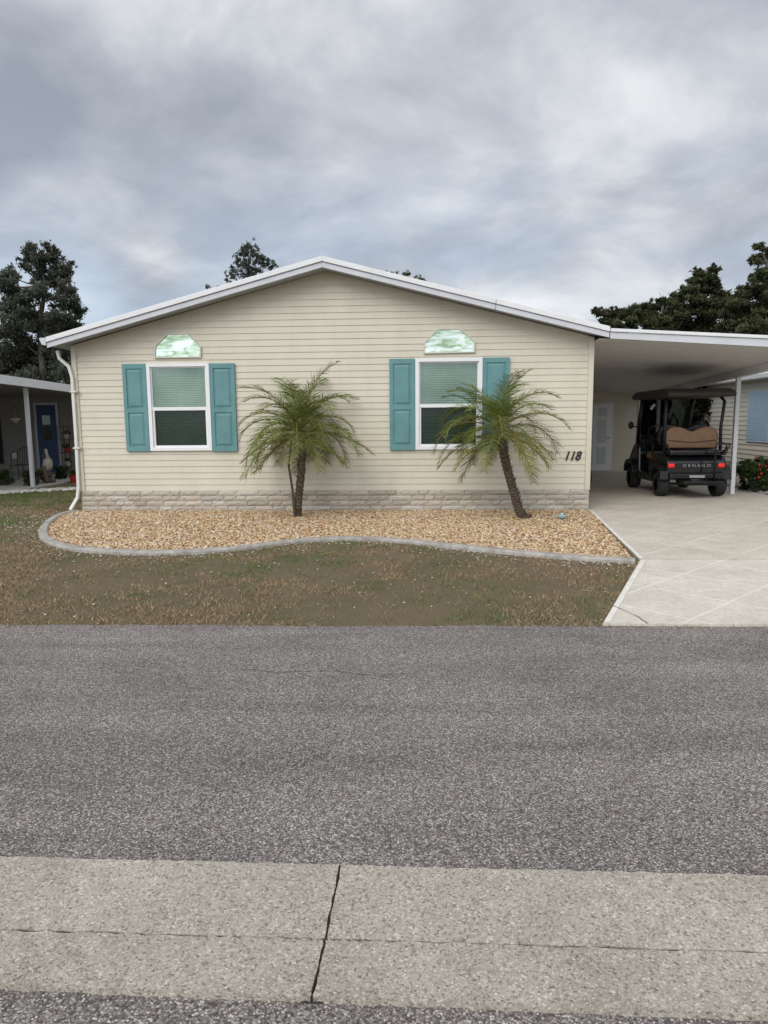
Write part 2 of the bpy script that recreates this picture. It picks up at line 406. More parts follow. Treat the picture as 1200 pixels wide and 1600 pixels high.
bed_px=[(121,800),(95,806),(76,817),(66,832),(72,847),(97,857),(140,863),(200,866),(265,867),(330,864),(390,858),(440,851),(490,846),(540,844),(600,846),(650,850),(700,856),(760,862),(820,868),(880,873),(940,877),(992,880)]
bed=[onZ(*p) for p in bed_px]
def smooth_line(P,it=2):
    for _ in range(it):
        q=[P[0]]
        for i in range(len(P)-1): q+= [P[i].lerp(P[i+1],.25),P[i].lerp(P[i+1],.75)]
        q.append(P[-1]); P=q
    return P
bedc=smooth_line(bed)
bedpoly=[(p.x,p.y) for p in bedc]+[(A.x,A.y),(xr,D-.03),(xl,D-.03)]
gp=MB(); gp.v=[(x,y,.010) for x,y in bedpoly]; gp.f=[tuple(range(len(bedpoly)))]
tag(part('gravel_bed',gp,M['soil']),kind='structure')
mb=MB(); prof=[(-.062,.0),(-.058,.032),(-.042,.048),(.042,.052),(.058,.034),(.062,0)]
pts=bedc
fine=[]
for i in range(len(pts)-1):
    n=max(1,int((pts[i+1]-pts[i]).length/.04))
    for k in range(n): fine.append(pts[i].lerp(pts[i+1],k/n))
fine.append(pts[-1])
b0=None
for i in range(len(fine)):
    t=(fine[min(i+1,len(fine)-1)]-fine[max(i-1,0)]).normalized(); s=Vector((-t.y,t.x,0))
    base=len(mb.v); sh=.85 if i%22==0 else 1
    for a,h in prof: mb.v.append((fine[i].x+s.x*a*sh,fine[i].y+s.y*a*sh,h*(sh if h>0 else 1)*(1+random.uniform(-.04,.04))))
    if b0 is not None:
        for k in range(5): mb.f.append((b0+k,base+k,base+k+1,b0+k+1))
    b0=base
tag(part('flower_bed_edging',mb,M['edge'],smooth=False),'grey cast concrete edging curving around the gravel bed','edging')
def inpoly(x,y,poly):
    r=np.zeros(x.shape,bool); n=len(poly)
    for i in range(n):
        x1,y1=poly[i]; x2,y2=poly[(i+1)%n]
        if y1==y2: continue
        c=((y1>y)!=(y2>y))
        xi=(x2-x1)*(y-y1)/(y2-y1)+x1
        r^= c&(x<xi)
    return r
g=(1+5**.5)/2
IV=np.array([(-1,g,0),(1,g,0),(-1,-g,0),(1,-g,0),(0,-1,g),(0,1,g),(0,-1,-g),(0,1,-g),(g,0,-1),(g,0,1),(-g,0,-1),(-g,0,1)])/math.sqrt(1+g*g)
IF=np.array([(0,11,5),(0,5,1),(0,1,7),(0,7,10),(0,10,11),(1,5,9),(5,11,4),(11,10,2),(10,7,6),(7,1,8),(3,9,4),(3,4,2),(3,2,6),(3,6,8),(3,8,9),(4,9,5),(2,4,11),(6,2,10),(8,6,7),(9,8,1)])
def stones(xs,ys,zs,size,pal):
    n=len(xs); R=np.random.rand(n)*2*PI; T=np.random.rand(n)*.8-.4
    s=size*(.6+np.random.rand(n)*.8); sx=s*(.8+.5*np.random.rand(n)); sy=s*(.6+.4*np.random.rand(n)); sz=s*(.4+.3*np.random.rand(n))
    V=IV[None]*(1+.25*(np.random.rand(n,12,1)-.5)); V=V*np.stack([sx,sy,sz],1)[:,None,:]
    x=V[...,0];y=V[...,1];z=V[...,2]
    z2=z*np.cos(T)[:,None]+x*np.sin(T)[:,None]; x=x*np.cos(T)[:,None]-z*np.sin(T)[:,None]
    X=x*np.cos(R)[:,None]-y*np.sin(R)[:,None]+xs[:,None]; Y=x*np.sin(R)[:,None]+y*np.cos(R)[:,None]+ys[:,None]; Z=z2+zs[:,None]
    m=MB(); m.v=np.stack([X,Y,Z],-1).reshape(-1,3).tolist(); m.f=(IF[None]+12*np.arange(n)[:,None,None]).reshape(-1,3).tolist()
    pal=np.array(pal); c=pal[np.random.randint(0,len(pal),n)]*(.75+.5*np.random.rand(n,1)); c=np.clip(c,0,.85)
    c=np.concatenate([c,np.ones((n,1))],1); m.c=np.repeat(c,12,axis=0); return m
tanpal=[(.52,.37,.21),(.46,.30,.155),(.58,.44,.28),(.62,.52,.38),(.36,.20,.10),(.64,.57,.47),(.50,.33,.175),(.25,.16,.10),(.56,.41,.245),(.48,.34,.195)]
N=56000
bx=[p[0] for p in bedpoly]; by=[p[1] for p in bedpoly]
xs=np.random.uniform(min(bx),max(bx),N); ys=np.random.uniform(min(by),D-.03,N)
k=inpoly(xs,ys,bedpoly); xs,ys=xs[k],ys[k]
tag(part('gravel',stones(xs,ys,.014+np.random.rand(len(xs))*.016,.0155,tanpal),M['pebble']),'tan and cream river pebbles filling the front bed','gravel',kind='stuff')
xs=[];ys=[]
for i in range(900):
    p=random.choice(fine); d=abs(random.gauss(0,.22)); xs.append(p.x+random.gauss(0,.2)); ys.append(p.y-d-.06)
for i in range(1500):
    xs.append(random.uniform(-9,-5)); ys.append(random.gauss(10.6,1.1))
for i in range(260):
    xs.append(random.uniform(-5,2)); ys.append(random.uniform(C.y+.05,9))
xs=np.array(xs);ys=np.array(ys); k=~inpoly(xs,ys,bedpoly); dv=inpoly(xs,ys,[(A.x,A.y),(B.x,B.y),(C.x,C.y),(9,C.y),(9,20),(A.x,20)]); k&=~dv; xs,ys=xs[k],ys[k]
tag(part('stray_pebbles',stones(xs,ys,np.full(len(xs),.014),.009,[(.46,.42,.36),(.52,.49,.44),(.38,.31,.23)]),M['pebble']),'pale pebbles scattered over the thin lawn','pebbles',kind='stuff')
def vnoise(x,y,s,seed):
    rs=np.random.RandomState(seed); G=rs.rand(256,256)
    X=x*s+100; Y=y*s+100; xi=np.floor(X).astype(int); yi=np.floor(Y).astype(int); fx=X-xi; fy=Y-yi
    fx=fx*fx*(3-2*fx); fy=fy*fy*(3-2*fy); a=lambda i,j:G[(xi+i)%256,(yi+j)%256]
    return (a(0,0)*(1-fx)+a(1,0)*fx)*(1-fy)+(a(0,1)*(1-fx)+a(1,1)*fx)*fy
def blades(n,xr_,yr_,mask,h,wd,bias=0):
    x=np.random.uniform(*xr_,n); y=np.random.uniform(*yr_,n); k=mask(x,y); x,y=x[k],y[k]; n=len(x)
    g=.45*vnoise(x,y,.7,1)+.35*vnoise(x,y*1.3,2.1,2)+.2*vnoise(x,y,6,3)
    dens=.4*vnoise(x,y,1.1,4)+.35*vnoise(x,y,3.5,5)+.25*vnoise(x,y,9,6)
    k=np.random.rand(n)<np.clip((dens-.33)*4.2,.07,1); x,y,g=x[k],y[k],g[k]; n=len(x)
    g=(g-.52)*4.6+bias+.8*np.clip((-x-4.0)/3,0,1)*np.clip((y-7.0)/2,0,1)+(np.random.rand(n)-.5)*.6+.10
    a=np.random.rand(n)*2*PI; hh=h*(.4+np.random.rand(n)); la=np.random.rand(n)*2*PI; lean=hh*(.3+1.4*np.random.rand(n))
    wx=np.cos(a)*wd; wy=np.sin(a)*wd; z=np.zeros(n)+.001
    V=np.stack([np.stack([x-wx,y-wy,z],1),np.stack([x+wx,y+wy,z],1),np.stack([x+np.cos(la)*lean,y+np.sin(la)*lean,hh],1)],1)
    m=MB(); m.v=V.reshape(-1,3).tolist(); m.f=np.arange(3*n).reshape(-1,3).tolist()
    gg=np.clip(g,0,1)[:,None]
    br=np.array([.33,.235,.142])*(.4+1.1*np.random.rand(n,1)); gr=np.array([.13,.17,.06])*(.55+.9*np.random.rand(n,1))
    c=br*(1-gg)+gr*gg; c=np.concatenate([c,np.ones((n,1))],1); m.c=np.repeat(c,3,axis=0); return m
drivepoly=[(A.x,A.y-.02),(B.x,B.y-.02),(C.x,C.y-.02),(9,C.y),(9,25),(A.x,25)]
outer=[(p.x,p.y-.05) for p in bedc]+[(A.x+.1,A.y),(xr,D),(xl-.1,D)]
def lm(x,y):
    e=fa.y+(fb.y-fa.y)*(x-fa.x)/(fb.x-fa.x)
    return (~inpoly(x,y,outer))&(~inpoly(x,y,drivepoly))&(y>e-.02+.02*np.sin(x*9)+.015*np.sin(x*31)+.03*vnoise(x,y,5,9)-.10*np.random.rand(len(x))**5)&~((x>xl-.1)&(y>D-.1))&~((x<-8.6)&(y>14.3))
tag(part('lawn_grass',blades(380000,(-9.5,3.2),(C.y-.15,12.5),lm,.026,.003),M['grass']),'short thin brown and green lawn grass','grass',kind='stuff')
tag(part('side_lawn_grass',blades(80000,(-10.5,xl-.1),(11.5,18),lm,.045,.004,.25),M['grass']),'greener grass strip beside the left wall','grass',kind='stuff')

# ---------------------------------------------------------------- main house
house=thing('mobile_home','cream sided gable front house with teal shutters and white roof trim','house',((xl+xr)/2,D,0))
HB=D+15
zskt=onY(520,766,D).z
FH=.17
def roof_z(x,sub=0):
    if x<=Pk.x: z=Lk.z+(Pk.z-Lk.z)*(x-Lk.x)/(Pk.x-Lk.x)
    else: z=Rk.z+(Pk.z-Rk.z)*(x-Rk.x)/(Pk.x-Rk.x)
    return z-sub
SUB=.15
def inv(z,side):
    z=z+SUB
    if side<0: x=Lk.x+(z-Lk.z)/(Pk.z-Lk.z)*(Pk.x-Lk.x); return max(xl,x)
    x=Rk.x+(z-Rk.z)/(Pk.z-Rk.z)*(Pk.x-Rk.x); return min(xr,x)
CHT=.104; SW=.0105
def rect(px0,py0,px1,py1):
    ym=(py0+py1)/2; xm=(px0+px1)/2
    return (onY(px0,ym,D).x,onY(px1,ym,D).x,onY(xm,py1,D).z,onY(xm,py0,D).z)
W1=rect(233,568,330,704); W2=rect(649,560,753,702)
ztop=Pk.z-SUB
zb={zskt,ztop,roof_z(xl,SUB),roof_z(xr,SUB)}
z=zskt
while z<ztop: zb.add(z); z+=CHT
for Wn in (W1,W2): zb.add(Wn[2]); zb.add(Wn[3])
zb=sorted(zb)
mb=MB()
for z0,z1 in zip(zb,zb[1:]):
    if z1-z0<1e-5: continue
    a0,a1=inv(z0,-1),inv(z1,-1); b0_,b1=inv(z0,1),inv(z1,1)
    f0=((z0-zskt)/CHT+1e-6)%1.0; y0=D-SW*(1-f0); y1=y0+SW*(z1-z0)/CHT
    cuts=[Wn for Wn in (W1,W2) if Wn[2]-1e-6<=z0 and z1<=Wn[3]+1e-6]
    xa0,xa1=a0,a1
    for Wn in cuts:
        mb.face([(xa0,y0,z0),(Wn[0],y0,z0),(Wn[0],y1,z1),(xa1,y1,z1)])
        xa0=xa1=Wn[1]
    mb.face([(xa0,y0,z0),(b0_,y0,z0),(b1,y1,z1),(xa1,y1,z1)])
    if f0<1e-3:
        xa=a0
        for Wn in cuts:
            mb.face([(xa,y0,z0),(xa,D,z0),(Wn[0],D,z0),(Wn[0],y0,z0)]); xa=Wn[1]
        mb.face([(xa,y0,z0),(xa,D,z0),(b0_,D,z0),(b0_,y0,z0)])
for xs_,sg in ((xl,-1),(xr,1)):
    zt=roof_z(xs_,SUB); z=zskt
    while z<zt:
        z1=min(z+CHT,zt); f=(z1-z)/CHT
        mb.face([(xs_+sg*.016,D,z),(xs_+sg*.016,HB,z),(xs_+sg*.016*(1-f),HB,z1),(xs_+sg*.016*(1-f),D,z1)])
        mb.face([(xs_+sg*.016,D,z),(xs_,D,z),(xs_,HB,z),(xs_+sg*.016,HB,z)])
        z=z1
mb.prism([(xl,zskt),(xr,zskt),(xr,roof_z(xr,SUB)),(Pk.x,ztop),(xl,roof_z(xl,SUB))],'y',HB,HB-.02)
part('wall',mb,M['siding'],house)
for x0,x1 in ((xl-.03,xl+.055),(xr-.055,xr+.03)):
    m=MB().box(x0,x1,D-.03,D+.06,zskt-.005,roof_z((x0+x1)/2,SUB)-.01); part('corner_trim',m,M['siding'],house,bevel=.006)
m=MB(); cols=[]
def addblock(x0,x1,z0,z1,y):
    n=len(m.v); nx=5; nz=3
    cbase=random.choice([(.53,.465,.385),(.57,.51,.43),(.48,.42,.345),(.56,.51,.445),(.53,.455,.37)]); kk=random.uniform(.86,1.1); cc=[c*kk for c in cbase]+[1]
    for j in range(nz+1):
        for i in range(nx+1):
            ed=(i in(0,nx)) or (j in(0,nz)); yy=y-(0 if ed else random.uniform(.006,.018))
            m.v.append((x0+(x1-x0)*i/nx,yy,z0+(z1-z0)*j/nz)); cols.append(cc)
    for j in range(nz):
        for i in range(nx): a=n+j*(nx+1)+i; m.f.append((a,a+1,a+nx+2,a+nx+1))
    k=len(m.v)
    for (x,z) in ((x0,z0),(x1,z0),(x1,z1),(x0,z1)):
        m.v.append((x,y,z)); m.v.append((x,y+.03,z)); cols.extend([cc,cc])
    for i in range(4):
        j=(i+1)%4; m.f.append((k+2*i,k+2*i+1,k+2*j+1,k+2*j))
rows=4; rh=(zskt-.012)/rows
for r in range(rows):
    x=xl-.02
    while x<xr+.02:
        wv=random.choice([.16,.22,.30,.30,.38]); x1=min(x+wv,xr+.02)
        if xr+.02-x1<.1: x1=xr+.02
        addblock(x+.0025,x1-.0025,.012+r*rh+.0025,.012+(r+1)*rh-.0025,D-.012-random.uniform(0,.008)); x=x1
m.c=cols
sk=part('block_skirt',m,M['block'],house)
m=MB().box(xl-.018,xr+.018,D+.004,D+.12,0,zskt-.003); m.box(xl-.01,xl+.1,D+.12,HB,0,zskt-.003); m.box(xr-.1,xr+.01,D+.12,HB,0,zskt-.003)
part('footing',m,M['stone_g'],house)
m=MB().box(xl-.03,xr+.03,D-.055,D-.0,0,.03); part('base_ledge',m,M['edge'],house)
m=MB().prism([(Lk.x,Lk.z-.012),(Pk.x,Pk.z-.012),(Rk.x,Rk.z-.012),(Rk.x,Rk.z-.13),(Pk.x,Pk.z-SUB+.003),(Lk.x,Lk.z-.13)],'y',Yf+.036,HB+.3)
rf=part('roof',m,M['soffit'],house)
km=((onY(775,468,Yf)).x)
def zr(x): return roof_z(x)
for nm,t0,t1,y0 in (('fascia',.085,FH,Yf),('drip_edge',-.0,.08,Yf-.025)):
    for xa,xb in ((Lk.x,Pk.x-.0),(Pk.x+.0,km-.004),(km+.004,Rk.x)):
        m=MB().prism([(xa,zr(xa)-t0),(xb,zr(xb)-t0),(xb,zr(xb)-t1),(xa,zr(xa)-t1)],'y',y0,Yf+.03 if nm=='fascia' else Yf+.033)
        part(nm,m,M['white_al'] if nm=='fascia' else M['white'],rf,bevel=.006)
m=MB().prism([(Lk.x-.10,Lk.z-.01),(Lk.x-.11,Lk.z-.03),(Lk.x-.07,Lk.z-.12),(Lk.x-.003,Lk.z-.13),(Lk.x-.003,Lk.z-.01)],'y',Yf-.02,HB+.3)
part('gutter',m,M['white_al'],house,bevel=.004)
dp=[onY(90,548,D-.06),onY(93,560,D-.06),onY(108,573,D-.06),onY(113,590,D-.06),onY(119,680,D-.06),onY(123,762,D-.06),onY(121,778,D-.07),onY(110,797,D-.16)]
m=MB().tube(dp,.038,4); part('downspout',m,M['cream_trim'],house,bevel=.01)
for py in (612,700): 
    q=onY(115 if py<650 else 120,py,D-.06); part('downspout_strap',MB().box(q.x-.05,q.x+.07,D-.10,D-.02,q.z-.012,q.z+.012),M['cream_trim'],house)
def window(Wn):
    x0,x1,z0,z1=Wn; f=.058; ya=D-.05; yb=D+.05
    m=MB()
    m.box(x0,x0+f,ya,yb,z0,z1); m.box(x1-f,x1,ya,yb,z0,z1); m.box(x0+f,x1-f,ya,yb,z1-f*.9,z1); m.box(x0+f,x1-f,ya,yb,z0,z0+f*.9)
    root=part('window',m,M['vinyl_w'],house)
    zm=z0+(z1-z0)*.485
    m=MB(); X0,X1=x0+f,x1-f; s=.022
    m.box(X0,X1,D-.03,D+.035,zm-.028,zm+.028)
    m.box(X0,X0+s,D-.015,D+.03,zm+.028,z1-f*.9); m.box(X1-s,X1,D-.015,D+.03,zm+.028,z1-f*.9)
    m.box(X0+s,X1-s,D-.015,D+.03,z1-f*.9-s,z1-f*.9)
    s=.036; zl=z0+f*.9
    m.box(X0,X0+s,D-.022,D+.03,zl,zm-.028); m.box(X1-s,X1,D-.022,D+.03,zl,zm-.028); m.box(X0+s,X1-s,D-.022,D+.03,zl,zl+s)
    part('sash',m,M['vinyl_w'],root)
    part('upper_pane',MB().box(X0+.02,X1-.02,D+.0,D+.006,zm+.02,z1-f*.9-.02),M['glass'],root)
    part('lower_pane',MB().box(X0+.03,X1-.03,D+.008,D+.014,zl+.03,zm-.02),M['glass_low'],root)
    m=MB(); z=zl
    while z<z1-f: 
        m.face([(X0,D+.062,z),(X1,D+.062,z),(X1,D+.084,z+.0225),(X0,D+.084,z+.0225)]); z+=.029
    part('blind',m,M['blind'],root)
    m=MB(); 
    m.box(X0-.02,X1+.02,D+.3,D+.32,z0,z1); m.box(X0-.03,X0-.002,D+.052,D+.3,z0,z1); m.box(X1+.002,X1+.03,D+.052,D+.3,z0,z1); m.box(X0-.02,X1+.02,D+.052,D+.3,z0+.0,z0+.03)
    part('reveal',m,M['dark'],root)
window(W1); window(W2)
def shutter(px0,py0,px1,py1):
    x0,x1,z0,z1=rect(px0,py0,px1,py1); y=D-.018
    m=MB().box(x0,x1,y-.018,y,z0,z1)
    s=.06; zm=z0+(z1-z0)*.47
    f=y-.034; e=y-.0182
    m.box(x0,x0+s,f,e,z0,z1); m.box(x1-s,x1,f,e,z0,z1)
    m.box(x0+s,x1-s,f,e,z1-s*1.3,z1); m.box(x0+s,x1-s,f,e,z0,z0+s*1.3); m.box(x0+s,x1-s,f,e,zm-.035,zm+.035)
    root=part('shutter',m,M['teal'],house)
    for a,b in ((z0+s*1.3,zm-.035),(zm+.035,z1-s*1.3)):
        m=MB(); g_=.018; h_=.05
        o=[(x0+s+g_,a+g_),(x1-s-g_,a+g_),(x1-s-g_,b-g_),(x0+s+g_,b-g_)]; i_=[(x0+s+h_,a+h_),(x1-s-h_,a+h_),(x1-s-h_,b-h_),(x0+s+h_,b-h_)]
        for k in range(4):
            j=(k+1)%4; m.face([(o[k][0],y-.0185,o[k][1]),(o[j][0],y-.0185,o[j][1]),(i_[j][0],f+.001,i_[j][1]),(i_[k][0],f+.001,i_[k][1])])
        m.face([(p[0],f+.001,p[1]) for p in i_])
        part('raised_panel',m,M['teal'],root)
for q in ((196,569,232.4,705),(330.6,568,369.5,705),(609,561,648.3,703),(753.6,559,795,703)): shutter(*q)
def trans(pts):
    P=[onY(x,y,D) for x,y in pts]; cx=sum(p.x for p in P)/len(P); cz=sum(p.z for p in P)/len(P)
    o=[(p.x,p.z) for p in P]; w_=max(p.x for p in P)-cx
    def scale(k1): return [(cx+(x-cx)*(1-k1/w_),cz+(z-cz)*(1-k1/(w_*.52))) for x,z in o]
    i_=scale(.020); m=MB(); n=len(o)
    for k in range(n):
        j=(k+1)%n
        m.face([(o[k][0],D-.045,o[k][1]),(o[j][0],D-.045,o[j][1]),(i_[j][0],D-.045,i_[j][1]),(i_[k][0],D-.045,i_[k][1])])
        m.face([(o[k][0],D-.045,o[k][1]),(o[k][0],D,o[k][1]),(o[j][0],D,o[j][1]),(o[j][0],D-.045,o[j][1])])
        m.face([(i_[k][0],D-.045,i_[k][1]),(i_[j][0],D-.045,i_[j][1]),(i_[j][0],D-.02,i_[j][1]),(i_[k][0],D-.02,i_[k][1])])
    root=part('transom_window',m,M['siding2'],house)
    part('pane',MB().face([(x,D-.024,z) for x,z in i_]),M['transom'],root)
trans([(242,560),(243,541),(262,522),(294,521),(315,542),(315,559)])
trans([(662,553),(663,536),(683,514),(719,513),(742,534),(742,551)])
def text(name,s,parent,loc,h,mat_,shear=0,sx=1,rot=(PI/2,0,0),offset=0,space=1,local=False,depth=.006):
    cu=bpy.data.curves.new(name,'FONT'); cu.body=s; cu.size=1; cu.shear=shear; cu.extrude=depth/h*.5; cu.offset=offset; cu.space_character=space; cu.align_x='CENTER'
    o=bpy.data.objects.new('tmp',cu); col.objects.link(o); bpy.context.view_layer.update()
    me=bpy.data.meshes.new_from_object(o.evaluated_get(bpy.context.evaluated_depsgraph_get())); bpy.data.objects.remove(o)
    R_=Matrix.Rotation(rot[2],4,'Z')@Matrix.Rotation(rot[0],4,'X')@Matrix.Diagonal((h*sx/.7,h/.7,h/.7,1))
    me.transform(Matrix.Translation(Vector(loc)-(Vector((0,0,0)) if local else ORG[parent.name]))@R_)
    me.materials.clear(); me.materials.append(mat_); me.name=name
    ob=bpy.data.objects.new(name,me); col.objects.link(ob); ob.parent=parent; ORG[ob.name]=ORG[parent.name]; return ob
q=onY(893.5,719,D-.03); text('house_number','118',house,(q.x,D-.022,q.z),.145,M['num'],shear=.35,sx=.86,offset=.02)
# ---------------------------------------------------------------- carport
cp=thing('carport','flat white carport roof on thin posts sheltering the driveway','carport',(6.15,13,0))
cfl=onY(953,513,Yf); cfr=onY(1200,524,Yf); bfl=onY(955,529,Yf); bfr=onY(1200,542,Yf)
XO=6.45
def fz(a,b,x): return a.z+(b.z-a.z)*(x-a.x)/(b.x-a.x)
zo_f=fz(bfl,bfr,XO)
rl=onY(925,612,YB); rr=onY(995,618,YB)
XI=xr+.02; zi_f2=fz(bfl,bfr,XI)
zi_b=rl.z+ (rr.z-rl.z)*(XI-rl.x)/(rr.x-rl.x); zo_b=rl.z+(rr.z-rl.z)*(XO-rl.x)/(rr.x-rl.x)
m=MB(); NS=26
y0=Yf+.034; y1=YB+.35
def cz(x,t):
    u=(x-XI)/(XO-XI); return (zi_f2*(1-u)+zo_f*u)*(1-t)+(zi_b*(1-u)+zo_b*u)*t
for i in range(NS):
    t0=i/NS; t1=(i+1)/NS; ya=y0+(y1-y0)*t0; yb=y0+(y1-y0)*t1; g_=.02
    m.face([(XI,ya,cz(XI,t0)),(XO,ya,cz(XO,t0)),(XO,yb-g_,cz(XO,t1)),(XI,yb-g_,cz(XI,t1))][::-1])
    m.face([(XI,yb-g_,cz(XI,t1)),(XO,yb-g_,cz(XO,t1)),(XO,yb-g_/2,cz(XO,t1)+.02),(XI,yb-g_/2,cz(XI,t1)+.02)][::-1])
    m.face([(XI,yb-g_/2,cz(XI,t1)+.02),(XO,yb-g_/2,cz(XO,t1)+.02),(XO,yb,cz(XO,t1)),(XI,yb,cz(XI,t1))][::-1])
m.face([(XI,y0,cz(XI,0)+.10),(XO,y0,cz(XO,0)+.10),(XO,y1,cz(XO,1)+.10),(XI,y1,cz(XI,1)+.10)])
m.face([(XI,y1,cz(XI,1)),(XO,y1,cz(XO,1)),(XO,y1,cz(XO,1)+.1),(XI,y1,cz(XI,1)+.1)])
part('roof_panel',m,M['ceil'],cp)
x0=Rk.x+.012
def tz(x): return fz(cfl,cfr,x)
def bz(x): return fz(bfl,bfr,x)
part('fascia',MB().prism([(x0,tz(x0)-.055),(XO,tz(XO)-.055),(XO,bz(XO)),(x0,bz(x0))],'y',Yf-.0,Yf+.02),M['white_al'],cp,bevel=.004)
part('drip_edge',MB().prism([(x0,tz(x0)),(XO+.02,tz(XO+.02)),(XO+.02,tz(XO)-.05),(x0,tz(x0)-.05)],'y',Yf-.025,Yf+.03),M['white'],cp,bevel=.006)
XB=6.15
part('side_fascia',MB().face([(XO+.01,y0,cz(XO,0)-.02),(XO+.01,y1,cz(XO,1)-.02),(XO+.01,y1,cz(XO,1)+.12),(XO+.01,y0,cz(XO,0)+.12)]),M['white_al'],cp)
bw=.05; tb=lambda t: cz(XB,t)
m=MB()
def ybox(xa,xb,ya,yb,za0,za1,zb0,zb1):
    n=len(m.v); m.v+=[(xa,ya,za0),(xb,ya,za0),(xb,ya,za1),(xa,ya,za1),(xa,yb,zb0),(xb,yb,zb0),(xb,yb,zb1),(xa,yb,zb1)]
    for f in ((0,1,2,3),(7,6,5,4),(0,4,5,1),(1,5,6,2),(2,6,7,3),(3,7,4,0)): m.f.append(tuple(n+i for i in f))
ybox(XB-bw,XB+bw,y0+.15,y1-.02,tb(0)-.15,tb(0)-.004,tb(1)-.12,tb(1)-.004)
part('beam',m,M['white'],cp)
yp0=onX(1143,772,XB).y
for Yp in (yp0,yp0+4.4):
    t=(Yp-y0)/(y1-y0); part('post',MB().box(XB-.04,XB+.04,Yp-.04,Yp+.04,.022,tb(t)-.13),M['white'],cp,bevel=.006)
sx0=xr+.03; sx1=onY(997,700,YB).x
shed=thing('storage_shed','cream sided storage room with white door at the back of the carport','shed',((sx0+sx1)/2,YB,0))
zt=rl.z+.02
m=MB(); z=.03
dx1=onY(953,700,YB).x; dx0=dx1-.86; dzt=onY(940,632,YB).z
while z<zt:
    z1=min(z+.104,zt); f=(z1-z)/.104
    for xa,xb in (((dx1+.06,sx1),(sx0,dx0-.06)) if z<dzt else ((sx0,sx1),)):
        m.face([(xa,YB-.016,z),(xb,YB-.016,z),(xb,YB-.016*(1-f),z1),(xa,YB-.016*(1-f),z1)]); m.face([(xa,YB-.016,z),(xa,YB,z),(xb,YB,z),(xb,YB-.016,z)])
    z=z1
m.box(sx0,sx1,YB+.005,YB+3,.0,zt)
part('wall',m,M['siding'],shed)
d=part('door',MB().box(dx0,dx1,YB-.03,YB,.03,dzt-.02),M['vinyl_w'],shed)
wd=dx1-dx0
for a in (.14,.56):
    for b0,b1 in ((.12,.38),(.44,.78),(.83,.95)):
        part('door_panel',MB().box(dx0+wd*a,dx0+wd*(a+.30),YB-.040,YB-.0305,b0*dzt,b1*dzt),M['white_al'],d,bevel=.006)
part('door_handle',MB().lathe([(.03,-.02),(.03,-.05),(.0,-.055)],'y',(dx1-.07,YB-.02,.98),12),M['alu'],d)
part('door_frame',MB().box(dx1,dx1+.06,YB-.035,YB,.022,dzt+.04).box(dx0-.06,dx0,YB-.035,YB,.022,dzt+.04).box(dx0,dx1,YB-.035,YB,dzt-.018,dzt+.04),M['white'],shed)
part('corner_trim',MB().box(sx1-.05,sx1+.04,YB-.05,YB+.05,.0,zt),M['white'],shed,bevel=.006)
part('step',MB().box(dx0-.1,dx1+.1,YB-.12,YB-.04,.022,.06),M['slab'],shed)

# ---------------------------------------------------------------- golf cart
rw=onZ(1024,777); cxw=onZ(1077,777).x
gc=thing('golf_cart','black golf cart parked under the carport with tan rear seat and red tail lights','golf cart',(cxw,rw.y-.35,.022))
Bk,Gl=M['black'],M['gloss']
def gp_(n,m,mm,p=None,**k): return part(n,m,mm,p or gc,local=True,**k)
body=gp_('body',MB().prism([(.10,.40),(.07,.66),(.14,.78),(.5,.82),(.86,.80),(.86,.30),(.62,.30),(.60,.46),(.48,.52),(.3,.52),(.18,.46)],'x',-.55,.55),Gl,bevel=.035,seg=3)
gp_('front_cowl',MB().prism([(1.76,.34),(1.80,.90),(1.93,1.00),(2.12,.95),(2.40,.68),(2.46,.45),(2.40,.36),(2.3,.48),(2.1,.55),(1.92,.48),(1.88,.34)],'x',-.55,.55),Gl,bevel=.05,seg=3)
gp_('floor',MB().box(-.53,.53,.86,1.78,.27,.33),Bk,bevel=.01)
gp_('dashboard',MB().prism([(1.66,.86),(1.62,1.06),(1.80,1.16),(1.90,1.04),(1.80,.80)],'x',-.5,.5),Bk,bevel=.02)
def seatback(z0,z1,y0,y1,w_):
    h=z1-z0
    half=[(.88,0),(.97,.10),(1,.35),(.99,.6),(.95,.80),(.84,.94),(.68,1.0),(.46,.99),(.28,.92),(.12,.82),(0,.78)]
    pts=[(w_*a,z0+h*b) for a,b in half]+[(-w_*a,z0+h*b) for a,b in half[::-1][1:]]
    return MB().prism(pts,'y',y0,y1)
gp_('rear_backrest',seatback(.92,1.33,.36,.50,.50),M['tan'],bevel=.07,seg=5,smooth=True)
gp_('backrest_seam',MB().tube([(-.44,.353,1.07),(0,.353,1.03),(.44,.353,1.07)],.009,6),M['canopy'])
gp_('rear_seat_cushion',MB().box(-.52,.52,.0,.40,.80,.90),Gl,bevel=.035,seg=3)
gp_('front_backrest',seatback(.95,1.38,.74,.86,.50),Bk,bevel=.05,seg=4,smooth=True)
gp_('front_seat_cushion',MB().box(-.53,.53,.86,1.32,.68,.80),M['tan'],bevel=.04,seg=3)
gp_('seat_base',MB().box(-.5,.5,.865,1.25,.33,.675),Bk,bevel=.01)
gp_('roof',MB().prism([(-.06,1.92),(-.03,1.98),(.2,2.04),(1.9,2.04),(2.12,1.99),(2.16,1.92),(2.08,1.88),(0,1.88)],'x',-.62,.62),M['canopy'],bevel=.035,seg=3)
